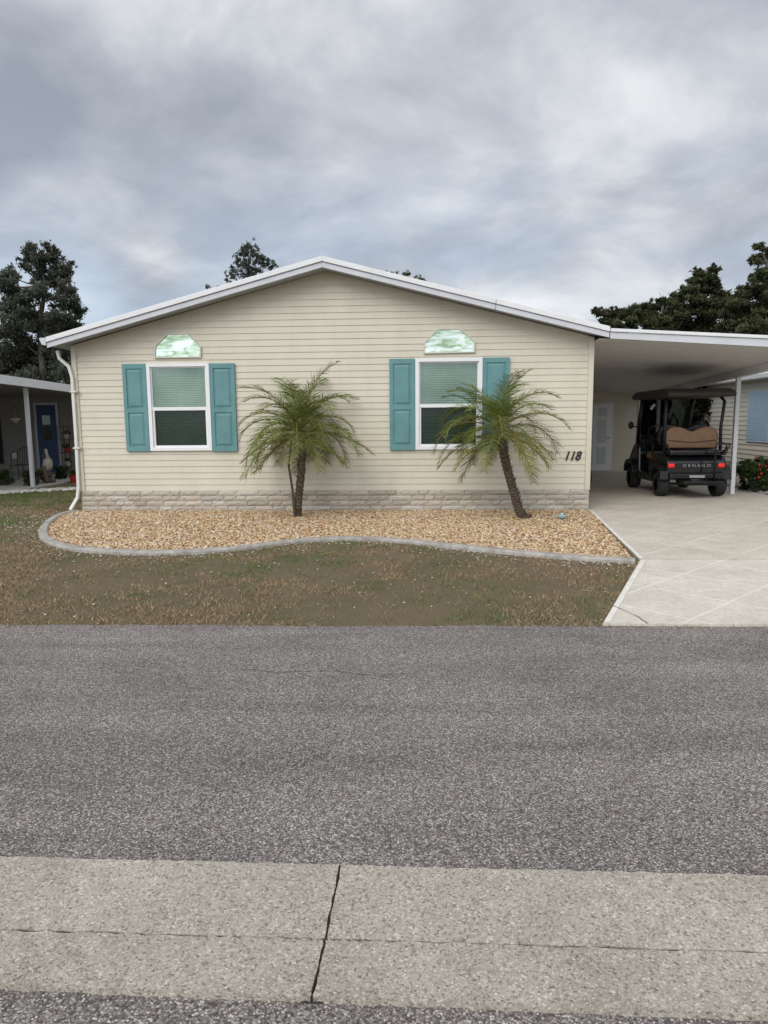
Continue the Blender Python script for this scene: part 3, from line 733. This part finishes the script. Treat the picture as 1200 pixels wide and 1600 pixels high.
for sx in (-1,1):
    gp_('rocker_panel',MB().box(min(sx*.57,sx*.532),max(sx*.57,sx*.532),.84,1.80,.24,.40),Gl,bevel=.012)
    gp_('roof_strut',MB().tube([(sx*.52,.30,.76),(sx*.52,.34,1.3),(sx*.54,.28,1.80),(sx*.5,.40,1.91)],.03,8),Bk,smooth=True)
    gp_('roof_strut',MB().tube([(sx*.50,2.02,.92),(sx*.52,1.86,1.45),(sx*.52,1.72,1.91)],.04,8),Bk,smooth=True)
    gp_('armrest',MB().tube([(sx*.53,.92,.72),(sx*.55,.90,1.0),(sx*.55,1.25,1.02),(sx*.54,1.3,.74)],.018,8),Bk,smooth=True)
    gp_('side_rail',MB().tube([(sx*.5,.06,.80),(sx*.57,.01,1.0),(sx*.57,.34,1.02)],.014,8),Bk,smooth=True)
    gp_('tail_light',MB().box(sx*.46-.06,sx*.46+.06,.05,.10,.57,.65),M['red'],bevel=.025)
    mi=gp_('side_mirror',MB().ico((sx*.72,1.78,1.35),.06,.03,.08,0,8,12),Bk,smooth=True)
    part('mirror_arm',MB().tube([(sx*.52,1.86,1.3),(sx*.66,1.80,1.33)],.012,6),Bk,mi,local=True)
    for wy in (.38,2.08):
        r=.235; c=(sx*.53,wy,r)
        tb_=gp_('wheel',MB().lathe([(.13,-.09),(.20,-.10),(r-.012,-.085),(r,-.06),(r,.06),(r-.012,.085),(.20,.10),(.13,.09)],'x',c,28),M['rubber'],smooth=True)
        part('rim',MB().lathe([(.0,sx*.06),(.05,sx*.075),(.06,sx*.05),(.115,sx*.06),(.13,sx*.095),(.128,sx*.02),(0,sx*.01)],'x',c,20),M['alu'],tb_,local=True,smooth=True)
    gp_('fender',MB().prism([(.06,.34),(.08,.50),(.2,.60),(.38,.63),(.58,.60),(.70,.50),(.72,.34),(.66,.34),(.62,.46),(.52,.52),(.38,.55),(.24,.52),(.14,.44),(.12,.34)],'x',min(sx*.50,sx*.66),max(sx*.50,sx*.66)),Bk,bevel=.015)
    gp_('fender',MB().prism([(1.76,.34),(1.78,.50),(1.9,.60),(2.08,.63),(2.28,.60),(2.40,.50),(2.42,.34),(2.36,.34),(2.32,.46),(2.22,.52),(2.08,.55),(1.94,.52),(1.84,.44),(1.82,.34)],'x',min(sx*.50,sx*.66),max(sx*.50,sx*.66)),Bk,bevel=.015)
gp_('windshield',MB().face([(-.5,2.0,.98),(.5,2.0,.98),(.5,1.73,1.9),(-.5,1.73,1.9)]),M['wind'])
gp_('rear_bumper',MB().box(-.5,.5,.02,.09,.36,.46),Bk,bevel=.02)
gp_('foot_platform',MB().box(-.36,.36,-.30,.06,.30,.335),Bk,bevel=.01)
gp_('platform_bracket',MB().tube([(-.30,.2,.36),(-.32,-.26,.28),(.32,-.26,.28),(.30,.2,.36)],.018,8),Bk)
gp_('grab_rail',MB().tube([(.22,-.20,.33),(.22,-.20,.95),(.24,-.2,1.02),(.40,-.2,1.02),(.42,-.2,.95),(.42,.05,.80)],.018,8).tube([(.22,-.2,.72),(.42,-.1,.72)],.01,6),Bk,smooth=True)
text('lettering','DENAGO',gc,(.0,.055,.585),.05,M['plate'],sx=1.3,space=1.5,local=True,depth=.004)
gp_('licence_plate',MB().box(-.14,.14,.005,.018,.38,.43),M['plate'],bevel=.004)
gp_('axle',MB().tube([(-.5,.38,.235),(.5,.38,.235)],.03,8),Bk)
gp_('axle',MB().tube([(-.5,2.08,.235),(.5,2.08,.235)],.03,8),Bk)
t=gp_('steering_wheel',MB().tube([(-.25+.17*math.cos(a*PI/10),1.56+.08*math.sin(a*PI/10),1.20+.15*math.sin(a*PI/10)) for a in range(21)],.016,8),Bk,smooth=True)
part('steering_column',MB().tube([(-.25,1.56,1.20),(-.25,1.75,.95)],.02,8),Bk,t,local=True)

# ---------------------------------------------------------------- palms
def frond(c,az,el,Ln,k,hue,curl=0):
    n=14; P=[]; p=Vector(c); 
    for i in range(n+1):
        t=i/n; e=el-k*t**1.35; a=az+curl*t
        P.append((p.copy(),a,e)); p=p+Vector((math.cos(a)*math.cos(e),math.sin(a)*math.cos(e),math.sin(e)))*Ln/n
    m=MB(); cols=[]
    pts=[q[0] for q in P]
    m.tube(pts,[.011*(1-.8*i/n)+.002 for i in range(n+1)],4)
    base=Vector((.118,.165,.030))*hue[1]; yel=Vector((.34,.28,.08)); 
    cr=base.lerp(yel,.6); cols+=[(*cr,1)]*len(m.v)
    NL=34
    for j in range(NL):
        t=.13+.87*j/NL; i=min(n-1,int(t*n)); fr=t*n-i
        p=P[i][0].lerp(P[i+1][0],fr); a=P[i][1]; e=P[i][2]
        T=Vector((math.cos(a)*math.cos(e),math.sin(a)*math.cos(e),math.sin(e))); S=Vector((-math.sin(a),math.cos(a),0)); U=T.cross(S)*-1
        if U.z<0: U=-U
        ll=.25*math.sin(PI*(.18+.74*t))**.7*random.uniform(.8,1.15)*Ln
        for sg in (-1,1):
            d=(S*sg*1.0+T*(.7+.6*t)+U*random.uniform(.0,.5)).normalized()
            q1=p+d*ll*.5; d2=(d+Vector((0,0,-random.uniform(.1,.6)))).normalized(); q2=q1+d2*ll*.5
            w_=(T*.0078+Vector((0,0,.003*random.uniform(-1,1))))
            m.face([p-w_*.7,p+w_*.7,q1+w_,q1-w_]); m.face([q1-w_,q1+w_,q2+w_*.2,q2-w_*.2])
            g_=base.lerp(yel,min(1,max(0,hue[0]+random.uniform(-.12,.18)))); g_=g_*random.uniform(.6,1.35)
            tip=g_.lerp(yel,.3*hue[0]+.08); cols+=[(*g_,1)]*6+[(*tip,1)]*2
    m.c=cols
    m.v=[(x,min(y,D-.06-random.random()*.015),max(z,.03)) for x,y,z in m.v]
    return m
def palm(label,path,rad,crown,R_,nf,seed,group=None):
    random.seed(seed)
    root=thing('pygmy_date_palm',label,'palm tree',path[0])
    PP=smooth_line([Vector(p) for p in path],2)
    rr_=[]
    fine_=[]
    for i in range(len(PP)-1):
        for k in range(3): fine_.append(PP[i].lerp(PP[i+1],k/3))
    fine_.append(PP[-1]); n=len(fine_)
    for i in range(n):
        t=i/(n-1); r=rad*(1.45-2.2*t if t<.12 else 1.18-.1*t+.55*max(0,t-.65)); rr_.append(r*(1+(.13 if i%2 else -.07)))
    m=MB().tube(fine_,rr_,10)
    for i in range(170):
        t=random.uniform(.03,1)**.6; p=fine_[min(n-1,int(t*(n-1)))]; a=random.random()*2*PI; r=rad*1.02
        q=p+Vector((math.cos(a)*r,math.sin(a)*r,0)); e=q+Vector((math.cos(a)*.035,math.sin(a)*.035,.05+.05*t)); s=Vector((-math.sin(a),math.cos(a),0))*.012
        m.face([q-s,q+s,e+s*.3,e-s*.3])
    part('trunk',m,M['trunk'],root)
    c=Vector(crown)
    for i in range(nf):
        t=(i+.5)/nf; az=i*2.39996+random.uniform(-.25,.25)
        el=math.radians(84-112*t**.85)+random.uniform(-.12,.12)
        Ln=R_*random.uniform(.86,1.14)*(.9+.16*math.sin(PI*t))*(1.08 if t<.3 else 1); k=.9+1.05*math.sin(PI*min(1,t*1.05+.05))+random.uniform(-.3,.3)
        if el<0: k*=.75
        start=c+Vector((math.cos(az)*.03,math.sin(az)*.03,-.12*t))
        part('frond',frond(start,az,el,Ln,k,(.05+.55*max(0,t-.5)+(.4 if random.random()<.08 else 0),random.uniform(.75,1.25)),random.uniform(-.35,.35)),M['frond'],root)
    return root
b1=onZ(465,809); Y1=b1.y
palm('straight pygmy date palm planted left of centre in the gravel bed, before bare siding',[b1,onY(466,780,Y1),onY(471,740,Y1),onY(472,700,Y1),onY(469,672,Y1)],.052,onY(468,666,Y1),1.08,44,3)
m=MB().tube([onY(460,803,Y1-.1),onY(457,765,Y1-.08),onY(451,728,Y1-.05),onY(455,690,Y1)],[.024,.02,.017,.014],7)
tag(part('dried_palm_stalk',m,M['trunk']),'thin dried stalk hanging beside the straight palm trunk','stalk')
b2=onZ(826,812); Y2=b2.y
palm('leaning pygmy date palm in front of the right window, trunk curving left',[b2,onY(812,803,Y2),onY(806,780,Y2),onY(798,752,Y2),onY(788,715,Y2),onY(782,676,Y2)],.058,onY(780,664,Y2),1.04,36,12)
random.seed(5)
q=onZ(878,814)
sl_=thing('solar_light','small pale glass garden light near the leaning palm','garden light',q)
part('stake',MB().tube([(q.x,q.y,0),(q.x,q.y,.05)],.012,8),M['steel'],sl_)
part('lamp_globe',MB().ico((q.x,q.y,.075),.065,.055,.045,.03,8,12),simple('frosted_globe',(.30,.42,.44),.2,.1,9),sl_,smooth=True)
part('cap',MB().lathe([(.05,0),(.045,.012),(.01,.016)],'z',(q.x,q.y,.112),12),M['alu'],sl_)

# ---------------------------------------------------------------- trees
def leaves(clumps,n,size,base,hi,flat=.75,seedn=1,k=10,sr=(.22,.42)):
    rs_=np.random.RandomState(seedn); m=MB(); C_=[];Rr=[];
    for c,r in clumps:
        for _ in range(k):
            d=rs_.normal(size=3); d/=np.linalg.norm(d); C_.append(np.array(c)+d*r*rs_.uniform(.3,1.2)*np.array([1,1,flat])); Rr.append(r*rs_.uniform(*sr))
    C_=np.array(C_);Rr=np.array(Rr); w_=Rr**2; idx=rs_.choice(len(C_),n,p=w_/w_.sum())
    d=rs_.normal(size=(n,3)); d/=np.linalg.norm(d,axis=1)[:,None]; rad=rs_.rand(n,1)**.5*rs_.uniform(.6,1.9,(n,1))
    off=d*rad*Rr[idx][:,None]; off[:,2]*=flat
    P=C_[idx]+off
    a=rs_.normal(size=(n,3)); a/=np.linalg.norm(a,axis=1)[:,None]; b=rs_.normal(size=(n,3)); b-=a*(a*b).sum(1)[:,None]; b/=np.linalg.norm(b,axis=1)[:,None]
    s=size*(.6+.8*rs_.rand(n,1)); a*=s; b*=s*.4
    V=np.stack([P-a,P+b*.9,P+a,P-b*.9],1)
    m.v=V.reshape(-1,3).tolist(); m.f=np.arange(4*n).reshape(-1,4).tolist()
    t=np.clip(.5+.5*off[:,2]/(Rr[idx]*flat),0,1)[:,None]*.7+.3*rs_.rand(n,1); tint=rs_.uniform(.65,1.25,(len(C_),1))[idx]  # overhead light painted into leaf colour: paler clump tops, darker undersides
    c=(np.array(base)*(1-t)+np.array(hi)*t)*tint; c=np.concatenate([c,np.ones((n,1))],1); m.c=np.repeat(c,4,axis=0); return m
def tree(name,label,cat,Y,clpx,trpx,n,size,base,hi,flat=.75,r0=.25,seedn=1,group=None,k=20,sr=(.12,.30)):
    sc_=Y/F; rs_=random.Random(seedn)
    cl=[]
    for x,y,r in clpx:
        dy=rs_.uniform(-1,1)*r*sc_*1.3; p=onY(x,y,Y+dy); cl.append(((p.x,p.y,p.z),r*sc_))
    tp=[onY(x,y,Y) for x,y in trpx]; g0=Vector((tp[0].x,Y,0)); tp=[g0]+tp
    root=thing(name,label,cat,g0,group)
    kk=len(tp); part('trunk',MB().tube(tp,[r0*(1-.8*i/(kk-1)) for i in range(kk)],9),M['bark'],root)
    m=MB()
    for c,r in cl:
        c=Vector(c); j=min(range(1,kk),key=lambda i:(tp[i]-c).length+max(0,(tp[i].z-c.z))*1.5); s=tp[j]; mid=s.lerp(c,.5)+Vector((0,0,-.12*(c-s).length*.5))
        m.tube([s,mid,c],[r0*.25,r0*.15,r0*.05],5)
        for _ in range(5):
            e=c+Vector((rs_.uniform(-1,1),rs_.uniform(-1,1),rs_.uniform(-.3,1)))*r*1.0; m.tube([mid.lerp(c,.6),e],[r0*.07,r0*.02],4)
    part('limbs',m,M['bark'],root)
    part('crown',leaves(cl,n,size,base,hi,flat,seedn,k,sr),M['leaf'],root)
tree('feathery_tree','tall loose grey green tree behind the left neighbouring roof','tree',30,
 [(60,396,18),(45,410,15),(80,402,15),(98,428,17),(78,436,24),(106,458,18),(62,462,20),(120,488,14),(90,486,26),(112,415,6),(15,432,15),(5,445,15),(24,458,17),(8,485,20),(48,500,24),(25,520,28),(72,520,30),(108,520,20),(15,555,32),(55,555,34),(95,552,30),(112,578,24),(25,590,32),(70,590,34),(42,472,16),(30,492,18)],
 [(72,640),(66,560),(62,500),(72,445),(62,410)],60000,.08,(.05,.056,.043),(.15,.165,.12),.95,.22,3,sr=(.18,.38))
tree('broadleaf_tree','small tree crown poking above the roof left of the peak','tree',33,
 [(388,386,12),(378,400,12),(400,398,12),(368,418,12),(388,416,15),(414,412,11),(424,412,8),(360,432,9),(396,436,16),(380,460,24),(325,448,4),(345,455,7)],
 [(388,600),(389,480),(388,430),(388,400)],6500,.065,(.05,.058,.045),(.14,.16,.12),1,.11,9)
tree('distant_tree','faint tree tip just above the roof right of the peak','tree',38,
 [(612,430,8),(636,430,8),(604,428,5),(655,438,8),(630,450,20)],[(625,600),(626,460),(625,440)],2200,.07,(.07,.075,.06),(.15,.17,.12),.8,.12,12)
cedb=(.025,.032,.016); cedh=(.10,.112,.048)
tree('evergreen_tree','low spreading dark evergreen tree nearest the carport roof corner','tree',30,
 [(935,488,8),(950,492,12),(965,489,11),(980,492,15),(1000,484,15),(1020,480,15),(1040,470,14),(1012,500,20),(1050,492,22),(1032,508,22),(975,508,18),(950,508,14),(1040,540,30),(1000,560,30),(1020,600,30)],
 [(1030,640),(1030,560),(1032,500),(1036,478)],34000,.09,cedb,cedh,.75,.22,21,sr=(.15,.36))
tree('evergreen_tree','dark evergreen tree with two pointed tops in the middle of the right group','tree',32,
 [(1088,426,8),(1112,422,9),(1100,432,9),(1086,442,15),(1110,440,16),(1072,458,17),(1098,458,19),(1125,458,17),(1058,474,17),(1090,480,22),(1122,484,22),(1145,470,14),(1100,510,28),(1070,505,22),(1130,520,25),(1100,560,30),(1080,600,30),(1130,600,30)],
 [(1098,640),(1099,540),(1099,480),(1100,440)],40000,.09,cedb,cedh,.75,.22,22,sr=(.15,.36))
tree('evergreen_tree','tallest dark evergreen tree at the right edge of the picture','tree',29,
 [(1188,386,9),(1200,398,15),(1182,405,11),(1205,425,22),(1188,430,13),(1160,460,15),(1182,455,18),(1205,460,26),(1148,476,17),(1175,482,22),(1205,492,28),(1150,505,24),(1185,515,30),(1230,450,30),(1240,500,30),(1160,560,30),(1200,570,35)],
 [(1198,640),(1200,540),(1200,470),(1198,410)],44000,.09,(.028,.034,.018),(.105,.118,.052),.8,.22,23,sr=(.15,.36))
def shrub(name,label,cat,c,rx,ry,h,n,size,base,hi,seedn,flowers=None,group=None):
    rs_=random.Random(seedn); root=thing(name,label,cat,c,group)
    cl=[]
    for _ in range(14):
        cl.append(((c[0]+rs_.uniform(-1,1)*rx*.7,c[1]+rs_.uniform(-1,1)*ry*.7,rs_.uniform(.2,.85)*h),min(rx,h*.5)*rs_.uniform(.35,.5)))
    m=MB()
    for cc,r in cl: m.tube([(c[0],c[1],0),cc],[.02,.008],5)
    part('stems',m,M['bark'],root); part('foliage',leaves(cl,n,size,base,hi,.9,seedn),M['leaf'],root)
    if flowers:
        m=MB()
        for _ in range(flowers):
            cc,r=rs_.choice(cl); a=rs_.uniform(0,2*PI); e=rs_.uniform(0,1.2); p=(cc[0]+r*math.cos(a)*math.cos(e),cc[1]-abs(r*math.sin(a)*math.cos(e))-.03,cc[2]+r*math.sin(e)*.9)
            m.ico(p,.028,.028,.024,.3,4,6)
        part('flowers',m,simple('red_petals',(.5,.02,.025),.5,.2,20),root)
    return root
for i,(px,Y,h) in enumerate(((1010,20.4,2.5),(1045,20.8,2.8),(1085,20.5,2.6),(1118,20.9,2.7))):
    p=onY(px,700,Y); shrub('hedge_shrub',['dark shrub behind the carport beside the storage room','taller dark shrub seen through the golf cart','dark shrub behind the golf cart seat','dark shrub behind the right carport post'][i],'shrub',(p.x,Y,0),.9,.5,h,20000,.09,(.008,.011,.007),(.025,.03,.015),40+i)
q=onZ(1176,772)
shrub('flowering_bush','low green bush with red flowers at the right carport edge','bush',(q.x+.15,q.y+.25,0),.48,.4,.75,3500,.055,(.02,.035,.012),(.09,.14,.04),50,16)
xs=np.random.uniform(RX+.02,RX+1.7,3500); ys=np.random.uniform(11.5,17.5,3500)
gb2=MB().face([(RX+.005,11.3,.006),(RX+1.5,11.3,.006),(RX+1.5,18,.006),(RX+.005,18,.006)]); tag(part('side_bed',gb2,M['soil']),kind='structure')
tag(part('side_bed_stones',stones(xs,ys,np.full(3500,.03),.04,[(.35,.30,.26),(.28,.22,.18),(.45,.42,.38),(.2,.17,.14)]),M['pebble']),'brown and grey stones right of the driveway','stones',kind='stuff')
# ---------------------------------------------------------------- right neighbour
XN=8.35
def siding_x(m,X,ya,yb,z0,z1,sg,ch=.12):
    z=z0
    while z<z1:
        zz=min(z+ch,z1); f=(zz-z)/ch
        m.face([(X+sg*.018,ya,z),(X+sg*.018,yb,z),(X+sg*.018*(1-f),yb,zz),(X+sg*.018*(1-f),ya,zz)]); m.face([(X+sg*.018,ya,z),(X,ya,z),(X,yb,z),(X+sg*.018,yb,z)]); z=zz
nz=onX(1200,592,XN).z; 
rn=thing('neighbour_house','pale sided neighbouring house right of the carport with light blue shutter','house',(XN+3,16,0))
m=MB(); siding_x(m,XN,11.5,25,.35,nz,-1); m.box(XN+.004,XN+6,11.5,25,.3,nz); part('wall',m,M['siding2'],rn)
m=MB().box(XN-.02,XN+6,11.52,24.9,0,.34); part('skirt',m,M['stone_g'],rn)
m=MB().prism([(XN-.35,nz-.0),(XN-.35,nz+.10),(XN+3,nz+.9),(XN+6.4,nz+.10),(XN+6.4,nz)],'y',11.2,25.3); rr2=part('roof',m,M['white'],rn)
part('gutter',MB().prism([(XN-.47,nz+.09),(XN-.45,nz+.0),(XN-.36,nz-.02),(XN-.355,nz+.09)],'y',11.2,25.3),M['white'],rr2)
a=onX(1173,612,XN); b=onX(1203,690,XN)
y0s,y1s=sorted((a.y,b.y)); zt_=a.z; zb_=onX(1173,690,XN).z
m=MB().box(XN-.045,XN-.02,y0s,y1s,zb_,zt_)
z=zb_+.06
while z<zt_-.06: m.box(XN-.055,XN-.0455,y0s+.04,y1s-.04,z,z+.022); z+=.045
part('shutter',m,M['ltblue'],rn)
m=MB().box(XN-.05,XN-.02,y0s-1.0,y0s-.02,zb_,zt_); wn=part('window',m,M['vinyl_w'],rn); part('pane',MB().box(XN-.056,XN-.051,y0s-.93,y0s-.09,zb_+.07,zt_-.07),M['transom'],wn)
# ---------------------------------------------------------------- left neighbour
XLn=-9.0
p0=onX(0,587,XLn); p1=onX(112,603,XLn)
ln=thing('neighbour_house','left neighbouring house with white flat porch roof, thin post and dark blue door','house',(-11,17,0))
zA=p0.z+(p0.z-p1.z)/(p0.y-p1.y)*(11.5-p0.y); zB=p0.z+(p0.z-p1.z)/(p0.y-p1.y)*(22-p0.y)
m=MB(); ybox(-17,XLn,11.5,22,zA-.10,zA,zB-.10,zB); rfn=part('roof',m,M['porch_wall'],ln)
m=MB(); ybox(XLn+.004,XLn+.06,11.45,22,zA-.17,zA+.02,zB-.17,zB+.02); part('fascia',m,M['white'],rfn)
YW=20.3
pb=onX(51,742,XLn-.25); m=MB().box(XLn-.30,XLn-.22,pb.y-.04,pb.y+.04,0,2.35); part('post',m,M['white_al'],ln,bevel=.005)
m=MB(); z=.05
while z<2.4:
    m.face([(-17,YW-.016,z),(XLn-.1,YW-.016,z),(XLn-.1,YW,z+.12),(-17,YW,z+.12)]); m.face([(-17,YW-.016,z),(-17,YW,z),(XLn-.1,YW,z),(XLn-.1,YW-.016,z)]); z+=.12
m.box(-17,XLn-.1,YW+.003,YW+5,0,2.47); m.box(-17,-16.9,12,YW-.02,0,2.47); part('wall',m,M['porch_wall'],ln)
da=onY(57,633,YW); db=onY(95,738,YW)
dr=part('door',MB().box(da.x,db.x,YW-.06,YW-.02,.05,da.z),M['door_blue'],ln,bevel=.01)
part('door_glass',MB().box(da.x+.18,db.x-.18,YW-.068,YW-.061,1.0,1.75),M['wind'],dr)
part('door_handle',MB().ico((db.x-.08,YW-.08,1.0),.03,.03,.03,0),M['alu'],dr)
part('door_frame',MB().box(da.x-.07,da.x,YW-.065,YW-.02,.05,da.z+.07).box(db.x,db.x+.07,YW-.065,YW-.02,.05,da.z+.07).box(da.x,db.x,YW-.065,YW-.02,da.z,da.z+.07),M['soffit'],ln)
wa=onY(-30,640,YW); wb=onY(8,740,YW); wn=part('window',MB().box(wa.x,wb.x,YW-.05,YW-.02,.3,wa.z),M['dark'],ln); part('pane',MB().box(wa.x+.08,wb.x-.08,YW-.056,YW-.051,.38,wa.z-.08),M['glass_low'],wn)
m=MB().box(-17,XLn-.02,13,YW,0,.03); tag(part('patio',m,M['slab']),kind='structure')
xs=np.random.uniform(-10.5,-7.6,3000); ys=np.random.uniform(13.0,15.6,3000); k=np.abs(ys-(13.4+.9*(xs+10.5)/1.3))<.35; xs,ys=xs[k],ys[k]
tag(part('white_border_stones',stones(xs,ys,np.full(len(xs),.03),.04,[(.5,.48,.44),(.42,.39,.35),(.58,.56,.53)]),M['pebble']),'white stones edging the left neighbour garden','stones',kind='stuff')
def at(px,py): return onZ(px,py)
q=at(108,742)
r=thing('plant_rack','tall black iron plant rack by the cream house corner','plant stand',q)
H_=1.45; w_=.17
for sx in (-1,1):
    for sy in (-1,1): part('post',MB().tube([(q.x+sx*w_,q.y+sy*w_,0),(q.x+sx*w_,q.y+sy*w_,H_)],.012,6),M['steel'],r)
for z in (.25,.65,1.05,1.4): part('shelf',MB().box(q.x-w_,q.x+w_,q.y-w_,q.y+w_,z,z+.015),M['steel'],r)
for i,z in enumerate((.265,.665,1.065)):
    pp=thing('flower_pot',['small pot on the bottom shelf of the iron rack','small pot on the middle shelf of the iron rack','small pot on the upper shelf of the iron rack'][i],'pot',(q.x,q.y,z),'pots on the iron rack')
    part('pot',MB().lathe([(.05,0),(.08,.12),(.085,.13)],'z',(q.x,q.y,z),12),M['white_st'] if i!=1 else M['redpot'],pp)
    part('plant',leaves([((q.x,q.y,z+.19),.10)],160,.03,(.02,.035,.012),(.09,.14,.04),.9,70+i),M['leaf'],pp)
q=at(76,752)
r=thing('bird_statue','pale pelican statue standing in the left garden','statue',q)
part('body',MB().tube([(q.x,q.y,.28),(q.x,q.y,.40),(q.x+.02,q.y,.55),(q.x+.03,q.y,.62)],[.07,.13,.11,.05],10).tube([(q.x+.03,q.y,.60),(q.x+.0,q.y,.72),(q.x-.02,q.y,.80),(q.x-.02,q.y,.85)],[.05,.035,.045,.03],8),M['white_st'],r,smooth=True)
part('bill',MB().tube([(q.x-.04,q.y-.02,.81),(q.x-.07,q.y-.05,.66),(q.x-.06,q.y-.06,.56)],[.03,.025,.006],6),M['wood'],r)
part('base',MB().lathe([(.12,0),(.1,.1),(.05,.2),(.05,.3)],'z',(q.x,q.y,0),12),M['wood'],r)
q=at(68,756)
m=MB()
for i in range(7):
    a=i*.9; m.tube([(q.x+math.cos(a)*.3,q.y+math.sin(a)*.2,.04),(q.x+math.cos(a)*.05,q.y,.18+.04*i),(q.x-math.cos(a)*.25,q.y-math.sin(a)*.1,.12+.03*i)],[.05,.06,.03],7)
tag(part('driftwood_pile',m,M['wood']),'heap of weathered driftwood under the pelican statue','driftwood')
q=at(34,752)
r=thing('garden_chair','dark iron garden chair beside the porch post','chair',q)
part('seat',MB().box(q.x-.2,q.x+.2,q.y-.2,q.y+.2,.42,.44),M['steel'],r)
for sx in (-1,1):
    for sy in (-1,1): part('leg',MB().tube([(q.x+sx*.22,q.y+sy*.22,0),(q.x+sx*.18,q.y+sy*.18,.42)],.012,6),M['steel'],r)
m=MB().tube([(q.x-.2,q.y+.2,.44),(q.x-.2,q.y+.24,.8),(q.x,q.y+.25,.9),(q.x+.2,q.y+.24,.8),(q.x+.2,q.y+.2,.44)],.014,6)
for i in range(5): m.tube([(q.x-.13+i*.065,q.y+.2,.44),(q.x-.13+i*.065,q.y+.245,.86)],.006,5)
part('backrest',m,M['steel'],r)
q=at(20,750)
r=thing('garden_lantern','small ornamental lantern on a stake left of the iron chair','lantern',q)
part('stake',MB().tube([(q.x,q.y,0),(q.x,q.y,.7),(q.x+.1,q.y,.78)],.012,6),M['steel'],r); part('lamp',MB().lathe([(.02,0),(.06,.03),(.06,.14),(.02,.19)],'z',(q.x+.1,q.y,.56),8),M['white_st'],r)
q=at(116,754)
r=thing('red_flower_pot','red glazed pot with small plant by the downspout','pot',q)
part('pot',MB().lathe([(.08,0),(.12,.18),(.13,.2)],'z',(q.x,q.y,0),14),M['redpot'],r); part('plant',leaves([((q.x,q.y,.28),.15)],300,.035,(.02,.035,.012),(.09,.14,.04),.9,77),M['leaf'],r)
for i,(px,py,lb) in enumerate(((96,750,'low leafy plant between the statue and the iron rack'),(8,760,'low leafy plant at the left edge of the picture'),(52,760,'low leafy plant in front of the driftwood heap'))):
    q=at(px,py); shrub('garden_plant',lb,'plant',(q.x,q.y,0),.24,.2,.38,900,.04,(.02,.03,.012),(.08,.11,.04),78+i)
q=onY(24,655,18)
r=thing('hanging_basket','small pale basket hanging under the neighbour porch roof','basket',q)
part('bowl',MB().lathe([(.03,-.1),(.11,-.02),(.13,.03)],'z',q,12),M['white_st'],r); part('chain',MB().tube([(q.x-.12,q.y,q.z+.03),(q.x,q.y,q.z+.4),(q.x+.12,q.y,q.z+.03)],.006,4),M['steel'],r)
q=onZ(919,764)
tag(part('spare_tyre',MB().lathe([(.12,-.08),(.2,-.07),(.21,0),(.2,.07),(.12,.08)],'x',(q.x,q.y+.2,.235),20),M['rubber'],smooth=True),'black tyre standing in the carport just behind the cream house corner','tyre')
